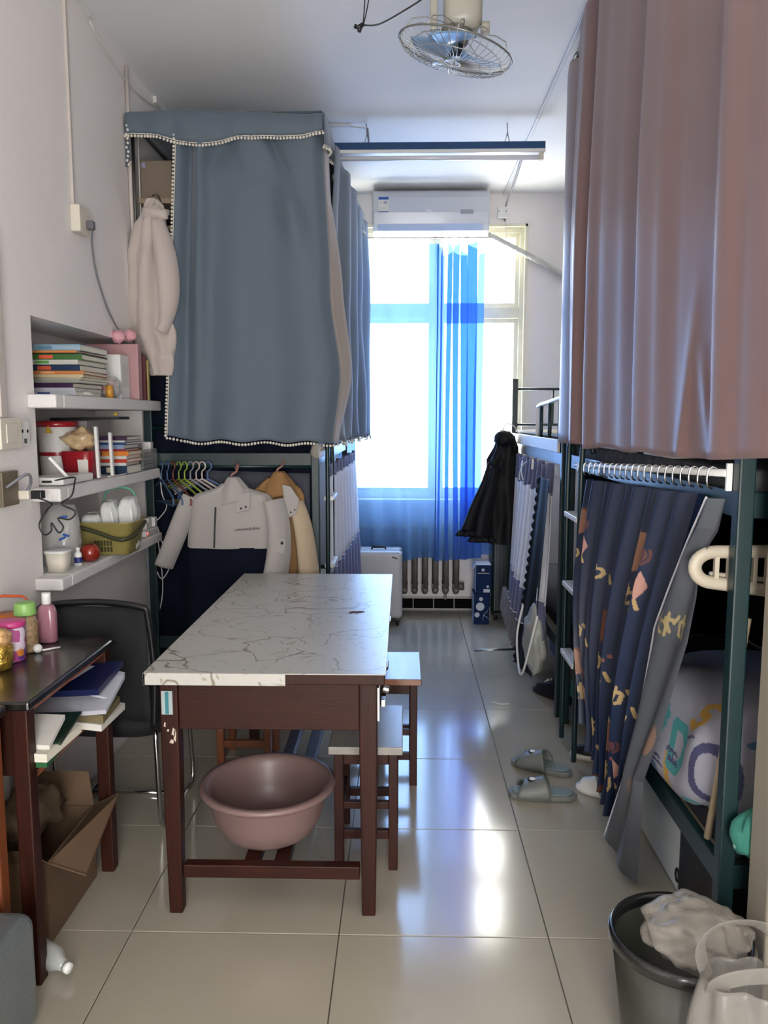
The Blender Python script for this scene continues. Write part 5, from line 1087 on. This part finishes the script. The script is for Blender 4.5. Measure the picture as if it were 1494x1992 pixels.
# printed quilt
qc = [(1.07, 2.16, .55), ]
def quilt(u, v):
    a = 2*PI*u; b_ = PI*v - PI/2; cb_, sb = math.cos(b_), math.sin(b_); ex = .7
    sx = math.copysign(abs(math.cos(a))**ex, math.cos(a))*abs(cb_)**.6; sy = math.copysign(abs(math.sin(a))**ex, math.sin(a))*abs(cb_)**.6; sz = math.copysign(abs(sb)**.8, sb)
    x = 1.04 + .31*sx; y = 2.25 + .37*sy; z = .585 + .150*sz
    d = .05*nz(y*4, z*5+x*2, 1, 5) + .022*math.sin(y*19 + z*3)*abs(cb_)
    if x < 1: z -= .09*max(0, (1.0-x)/.25)*max(0, -sz*.5+.5); 
    return (x + d*.9*(1 if sx > 0 else -1), y + d*.5, max(.458 if x > .8 else .34, z + d*.7))
NQ, MQ = 520, 240
mq = MB().grid(quilt, NQ, MQ, closed=True); me = mq.mesh('printed_quilt'); me.materials.append(painted('quilt_print', .85))
co = np.array(mq.v); Pq = np.stack([2.60 - co[:,1], np.repeat(np.linspace(0, 1, MQ), NQ)*.62 - .10], 1); colr = np.tile(np.array(RGB('#8b8c98') + (1,)), (len(co), 1))
te, ye, bl_, nv_ = RGB('#3d8286'), RGB('#a8823a'), RGB('#45607f'), RGB('#3a3c5c')
LD = [[(.15,.05),(.15,.95),(.55,.95),(.85,.7),(.85,.3),(.55,.05),(.15,.05)]]; LS = [[(.85,.85),(.5,.97),(.2,.8),(.3,.55),(.7,.45),(.8,.2),(.5,.03),(.12,.15)]]
LO = [[(.5+.38*math.cos(t), .5+.45*math.sin(t)) for t in [k*PI/8 for k in range(17)]]]; LI = [[(.5,.05),(.5,.95)]]
for s0, t0, h, L_, c_, w_ in ((.20,.02,.10,LO,bl_,.22),(.31,.04,.10,LI,ye,.3),(.35,.12,.11,LD,te,.26),(.42,.24,.09,LS,ye,.26),(.24,.17,.09,LO,te,.26),(.60,.20,.12,LS,bl_,.22),(.50,.08,.12,LO,nv_,.2),(.45,-.05,.10,LD,te,.2)): stamp(Pq, colr, s0+.07, t0+.07, h, L_, c_, w_)
for s0, t0 in ((.42,.19),(.43,.175),(.44,.05),(.45,.035),(.31,.20),(.32,.187),(.15,.17),(.16,.155),(.02,.15),(.03,.135),(.23,.235),(.24,.22),(.26,.04),(.27,.028),(.34,.155),(.35,.14),(.52,.25),(.14,.115),(.15,.1)): stamp(Pq, colr, s0, t0, .06, [[(0,.5),(.12,.6),(.24,.5),(.4,.6),(.55,.5),(.7,.6),(.9,.5)]], nv_, .12)
at = me.color_attributes.new('print', 'FLOAT_COLOR', 'POINT'); at.data.foreach_set('color', colr.astype(np.float32).ravel())
q_ = O('printed_quilt', me, None); tagt(q_, 'grey quilt printed with teal, yellow and blue letters on the near lower bunk', 'quilt')
tagt(O('pillow', MB().ball((1.12, 1.99, .80), .2, 26, 16, (.95,.5,.5), .12, 3), M('grey_pillow', '#4c4e56', .9)), 'dark grey pillow on top of the printed quilt at the right edge', 'pillow')
tw = MB().ball((.86, 1.775, .50), .085, 24, 16, (1.05,.5,.8), .25, 8, 2.2).ball((.90, 1.77, .425), .07, 24, 16, (1.2,.5,.85), .25, 9, 2.2)
mt_ = M('teal_dotted', '#2c6d5f', .85); n = mt_.node_tree.nodes; L = mt_.node_tree.links; v = n.new('ShaderNodeTexVoronoi'); v.inputs['Scale'].default_value = 34; v.inputs['Randomness'].default_value = .3; tcc = n.new('ShaderNodeTexCoord'); L.new(tcc.outputs['Object'], v.inputs[0])
rr = n.new('ShaderNodeValToRGB'); rr.color_ramp.interpolation = 'CONSTANT'; rr.color_ramp.elements[0].color = C('#8fb5a6'); rr.color_ramp.elements[1].position = .2; rr.color_ramp.elements[1].color = C('#2c6d5f'); L.new(v.outputs['Distance'], rr.inputs[0]); L.new(rr.outputs[0], n['Principled BSDF'].inputs['Base Color'])
tagt(O('dotted_towel', tw, mt_), 'teal dotted towel bundled over the end of the near lower bunk', 'towel')
tagt(O('teal_sheet', MB().grid(lambda u, v: (lerp(.795, 1.2, u), lerp(1.87, 2.25, v), .459 + .012*math.sin(u*14+v*9)), 30, 30), mt_, solid=.004, fixn=False), 'teal sheet corner under the printed quilt', 'sheet')
tagt(O('wooden_pole', MB().tube([(.812,1.85,1.0),(.775,1.925,.41)], .0095, 10), M('beige_pole', '#a89880', .5)), 'beige pole leaning behind the near right bed post', 'pole')
tr = E('plastic_rack', 'cream slotted plastic rack with rounded end inside the near lower bunk', 'rack', (1.0, 1.868, 1.1))
ring = [(1.40,1.868,1.165)] + [(.735-.045*math.sin(t), 1.868, 1.118+.037*math.cos(t)) for t in [PI*k/12 for k in range(13)]] + [(1.40,1.868,.985)]
m_rack = M('cream_plastic', '#a89f8e', .45)
O('rim', MB().tube(ring, .010, 10, closed=True, flat=1.6), m_rack, tr)
for k in range(20): O('slat', B(.735+.03*k, .745+.03*k, 1.862, 1.874, 1.085-.0042*k, 1.155), m_rack, tr)
O('side_lip', MB().tube([(.73,1.88,1.10),(1.40,1.88,1.03)], .006, 8), m_rack, tr)
for x in (.95, 1.3): O('hanging_wire', MB().tube([(x,1.868,1.16),(x,1.868,1.235)], .003, 6), m_steel, tr)
tagt(O('white_tray', B(.772, .95, 2.95, 3.45, 1.352, 1.375), m_white, bevel=.004), 'white tray edge lying on the near upper bunk under the pink curtain', 'tray')
tagt(O('grey_cloth', MB().ball((.86, 2.75, 1.375), .09, 20, 12, (.8,1.6,.3), .4, 17), M('mid_grey_cloth', '#6a6a6c', .9)), 'rumpled grey cloth showing under the pink curtain hem', 'cloth')
tagt(O('cream_board', B(.772, .95, 2.30, 2.58, 1.352, 1.38), m_ivory, bevel=.003), 'cream board showing under the middle of the pink curtain', 'board')
# under the near right bed
wbx = E('storage_box', 'white storage box under the near right bed with a small black latch', 'box', (1.0, 2.6, 0))
O('body', B(.855, 1.25, 2.31, 2.88, .002, .30), M('storage_white', '#dfe6e8', .45, var=.05), wbx, bevel=.008); O('lid', B(.845, 1.26, 2.302, 2.888, .30, .318), m_ivory, wbx, bevel=.004)
O('latch', MB().tube([(.853+0*math.cos(t), 2.335+.014*math.cos(t), .06+.02*math.sin(t)) for t in [k*PI/8 for k in range(16)]], .004, 6, closed=True), m_black, wbx)
bbx = E('black_crate', 'black crate beside the white storage box under the bed', 'crate', (1.0, 2.2, 0)); O('body', B(.84, 1.3, 1.96, 2.295, .002, .31), m_black, bbx, bevel=.006); O('front_panel', B(.836, .84, 1.98, 2.27, .03, .28), M('dark_taupe', '#1c1a18', .6), bbx)
tub = E('teal_tub', 'pale teal plastic tub under the cartoon curtain', 'tub', (.93, 2.78, 0))
O('body', MB().lathe([(.001,.002),(.15,.002),(.165,.02),(.195,.21),(.205,.215),(.205,.222),(.188,.222),(.158,.02),(.001,.012)], (.925, 2.95-.0, 0), 36, cap=False), M('pale_teal_plastic', '#7f9f9a', .3, alpha=.9), tub); tub.location = (.925, 2.95, 0); [setattr(c, 'matrix_parent_inverse', Matrix.Translation((-.925, -2.95, 0))) for c in tub.children]
# slippers
m_slip = M('grey_eva', '#666965', .5); m_foot = M('grey_green_footbed', '#6f7d79', .6)
def outline(t, w0=.050, w1=.038, L_=.265):
    """x along the foot from toe(0) to heel(L); returns half width"""
    q = t / L_; return (w0*math.sin(PI*min(1, q*1.25+.10))**.5 if q < .45 else lerp(w0*.96, w1, (q-.45)/.35) if q < .8 else w1*math.sqrt(max(0, 1-((q-.8)/.2)**2)))
def slipper(label, loc, rz):
    e = E('slipper', label, 'slipper', (0,0,0), 'grey slippers in the aisle')
    N = 28; pts = [(k/N*.265, outline(k/N*.265)) for k in range(N+1)]; pts[0] = (0, .012)
    loop = [(x, y) for x, y in pts] + [(x, -y) for x, y in pts[::-1][1:]]
    def sole(z0, z1, sc): return MB().prism([(.1325+(x-.1325)*sc, y*sc) for x, y in loop], z0, z1, 'z')
    O('sole', sole(0, .022, 1), m_slip, e, bevel=.006, seg=3); O('footbed', sole(.0222, .026, .88), m_foot, e, bevel=.002)
    def strap(u, v):
        x = lerp(.045, .15, v) - .012*math.cos(PI*(u-.5)*2)*(v-.5)*2; hw = outline(lerp(.045,.15,v)) + .004; a = PI*u
        return (x, math.cos(a)*hw, .010 + math.sin(a)**.7*(.046+.026*v))
    s_ = O('strap', MB().grid(strap, 24, 10), m_slip, e, solid=.006, fixn=False)
    O('emblem', MB().ball((.092, .0, .071), .014, 14, 8, (1,1,.3)), m_white, s_); O('emblem_ring', MB().tube([(.092+.017*math.cos(t), .017*math.sin(t), .0695) for t in [k*PI/8 for k in range(16)]], .003, 6, closed=True), m_black, s_)
    return place(e, loc, rz)
slipper('grey slide slipper farther from the camera, toe towards the table', (.47, 3.27, .001), -.52)
slipper('grey slide slipper nearer the camera with round white emblem', (.415, 2.975, .001), -.12)
# shoes and bags along the right beds
def shoe(label, loc, rz, mat, solem):
    e = E('shoe', label, 'shoe', (0,0,0), 'shoes by the right beds')
    O('sole', MB().loft([(.13,0,0,.135,.042),(.13,0,.012,.14,.045),(.13,0,.024,.137,.043)], 26, e=.75), solem, e)
    O('upper', MB().loft([(.13,0,.0245,.13,.04),(.135,0,.05,.12,.038),(.17,0,.075,.075,.032),(.185,0,.095,.055,.028)], 26, caps=False, e=.85), mat, e)
    O('tongue', MB().obox((.10,0,.085),(.145,0,.115), .03, .006), mat, e)
    for k in range(3): O('lace', MB().tube([(.085+.02*k,-.024,.077+.01*k),(.085+.02*k,0,.086+.01*k),(.085+.02*k,.024,.077+.01*k)], .0025, 5), m_white, e)
    return place(e, loc, rz)
shoe('white and black sneaker poking out under the cartoon curtain', (.70, 3.03, .001), -.5, m_white, m_white)
shoe('black sneaker with cream sole behind the cartoon curtain hem', (.74, 3.34, .001), -.3, m_black, m_ivory)
shoe('black studded shoe beside the far bed post', (.72, 4.18, .001), -.9, m_black, m_black)
bgm = M('grey_white_bag', '#9a9b94', .45, bump=.6, bscale=14)
tagt(O('laundry_bag', MB().ball((.69, 4.06, .31), .115, 26, 18, (.5,1,1.5), .35, 14, 2.2), bgm), 'grey-white laundry bag between the two right beds', 'bag')
tagt(O('bag_strap', MB().tube(smooth_path([(.66,4.28,.46),(.62,4.22,.30),(.61,4.08,.17),(.61,3.95,.17),(.63,3.86,.33),(.66,3.83,.50)],6), .006, 8), m_cable_w), 'white cord handle looping off the laundry bag', 'strap')
tagt(O('green_bag', MB().ball((.93, 3.98-.0, .07), .08, 20, 12, (.9,1.1,.85), .3, 15), M('green_white_film', '#3f8a74', .4, var=.5, scale=14, bump=.5)), 'small green and white bag on the floor under the laundry bag', 'bag')
tagt(O('blue_folder', B(.86, .90, 4.35, 4.55, .12, .40), M('bright_blue_board', '#15487c', .5), bevel=.004), 'bright blue folder edge behind the black drape', 'folder')
tagt(O('metal_rod', MB().tube([(.42,4.55,.11),(.66,4.58,.11)], .007, 8), m_steel), 'short metal rod poking out past the black drape', 'rod') 
# litter on the floor
tagt(O('paper_scrap', MB().tube(smooth_path([(.465,3.99,.003),(.49,3.965,.003),(.52,3.96,.003),(.55,3.965,.003)],5), .004, 6, flat=.5), m_white), 'tiny white scrap on the aisle floor tile', 'scrap')
# bin and bags
bn = E('waste_bin', 'round grey waste bin with a shiny black rim at the lower right', 'bin', (.62, 1.665, 0)); cxb, cyb = .622, 1.665
m_bin = M('grey_bin', '#33352e', .35, coat=.15)
O('body', MB().lathe([(.001,.003),(.105,.003),(.112,.01),(.148,.30),(.143,.30),(.106,.014),(.001,.012)], (cxb,cyb,0), 44, cap=False), m_bin, bn)
O('rim_ring', MB().lathe([(.149,.30),(.155,.302),(.156,.322),(.150,.332),(.143,.326),(.142,.305),(.149,.30)], (cxb,cyb,0), 44, cap=False), M('rim_black', '#1b1c1c', .2, coat=.4), bn)
def film(cx, cy, cz, R0, sc, sd, lump=.35, n=56, m=40, lf=2.6): 
    return MB().ball((cx, cy, cz), R0, n, m, sc, lump, sd, lf)
lin = O('liner_bag', film(.655, 1.665, .33, .105, (1.05,1.0,.6), 5, .25, lf=3), m_film); tagt(lin, 'cloudy knotted liner bag bulging out of the waste bin', 'bag')
# carrier bag hanging over the bin side with loop handles
cbg = E('carrier_bag', 'translucent white carrier bag with open handles at the lower right corner', 'bag', (.66, 1.43, 0))
m_carr = M('carrier_film', '#8f8c86', .3, alpha=.42, bump=.8, bscale=14)
def carr(u, v):
    t = 2*PI*u; z = lerp(.005, .40, v); r_ = .105 + .03*math.sin(PI*v) + .022*nz(math.cos(t)*2+v*2, math.sin(t)*2, 1, 6) + .010*math.sin(t*7+v*6)*v
    return (.665 + r_*.82*math.cos(t), 1.43 + r_*.52*math.sin(t), z)
O('sack', MB().grid(carr, 64, 30, closed=True), m_carr, cbg, solid=.001, fixn=False)
for pts in ([(.60,1.45,.38),(.585,1.46,.44),(.62,1.46,.485),(.69,1.46,.49),(.74,1.46,.45),(.745,1.45,.38)], [(.60,1.41,.38),(.60,1.385,.42),(.65,1.38,.437),(.71,1.385,.43),(.745,1.40,.38)]):
    O('handle', MB().tube(smooth_path(pts, 6), .022, 10, flat=.12), m_carr, cbg)
O('contents', MB().ball((.665, 1.43, .14), .07, 22, 14, (1,.8,1), .3, 2), M('dark_refuse', '#2c2a28', .6), cbg)
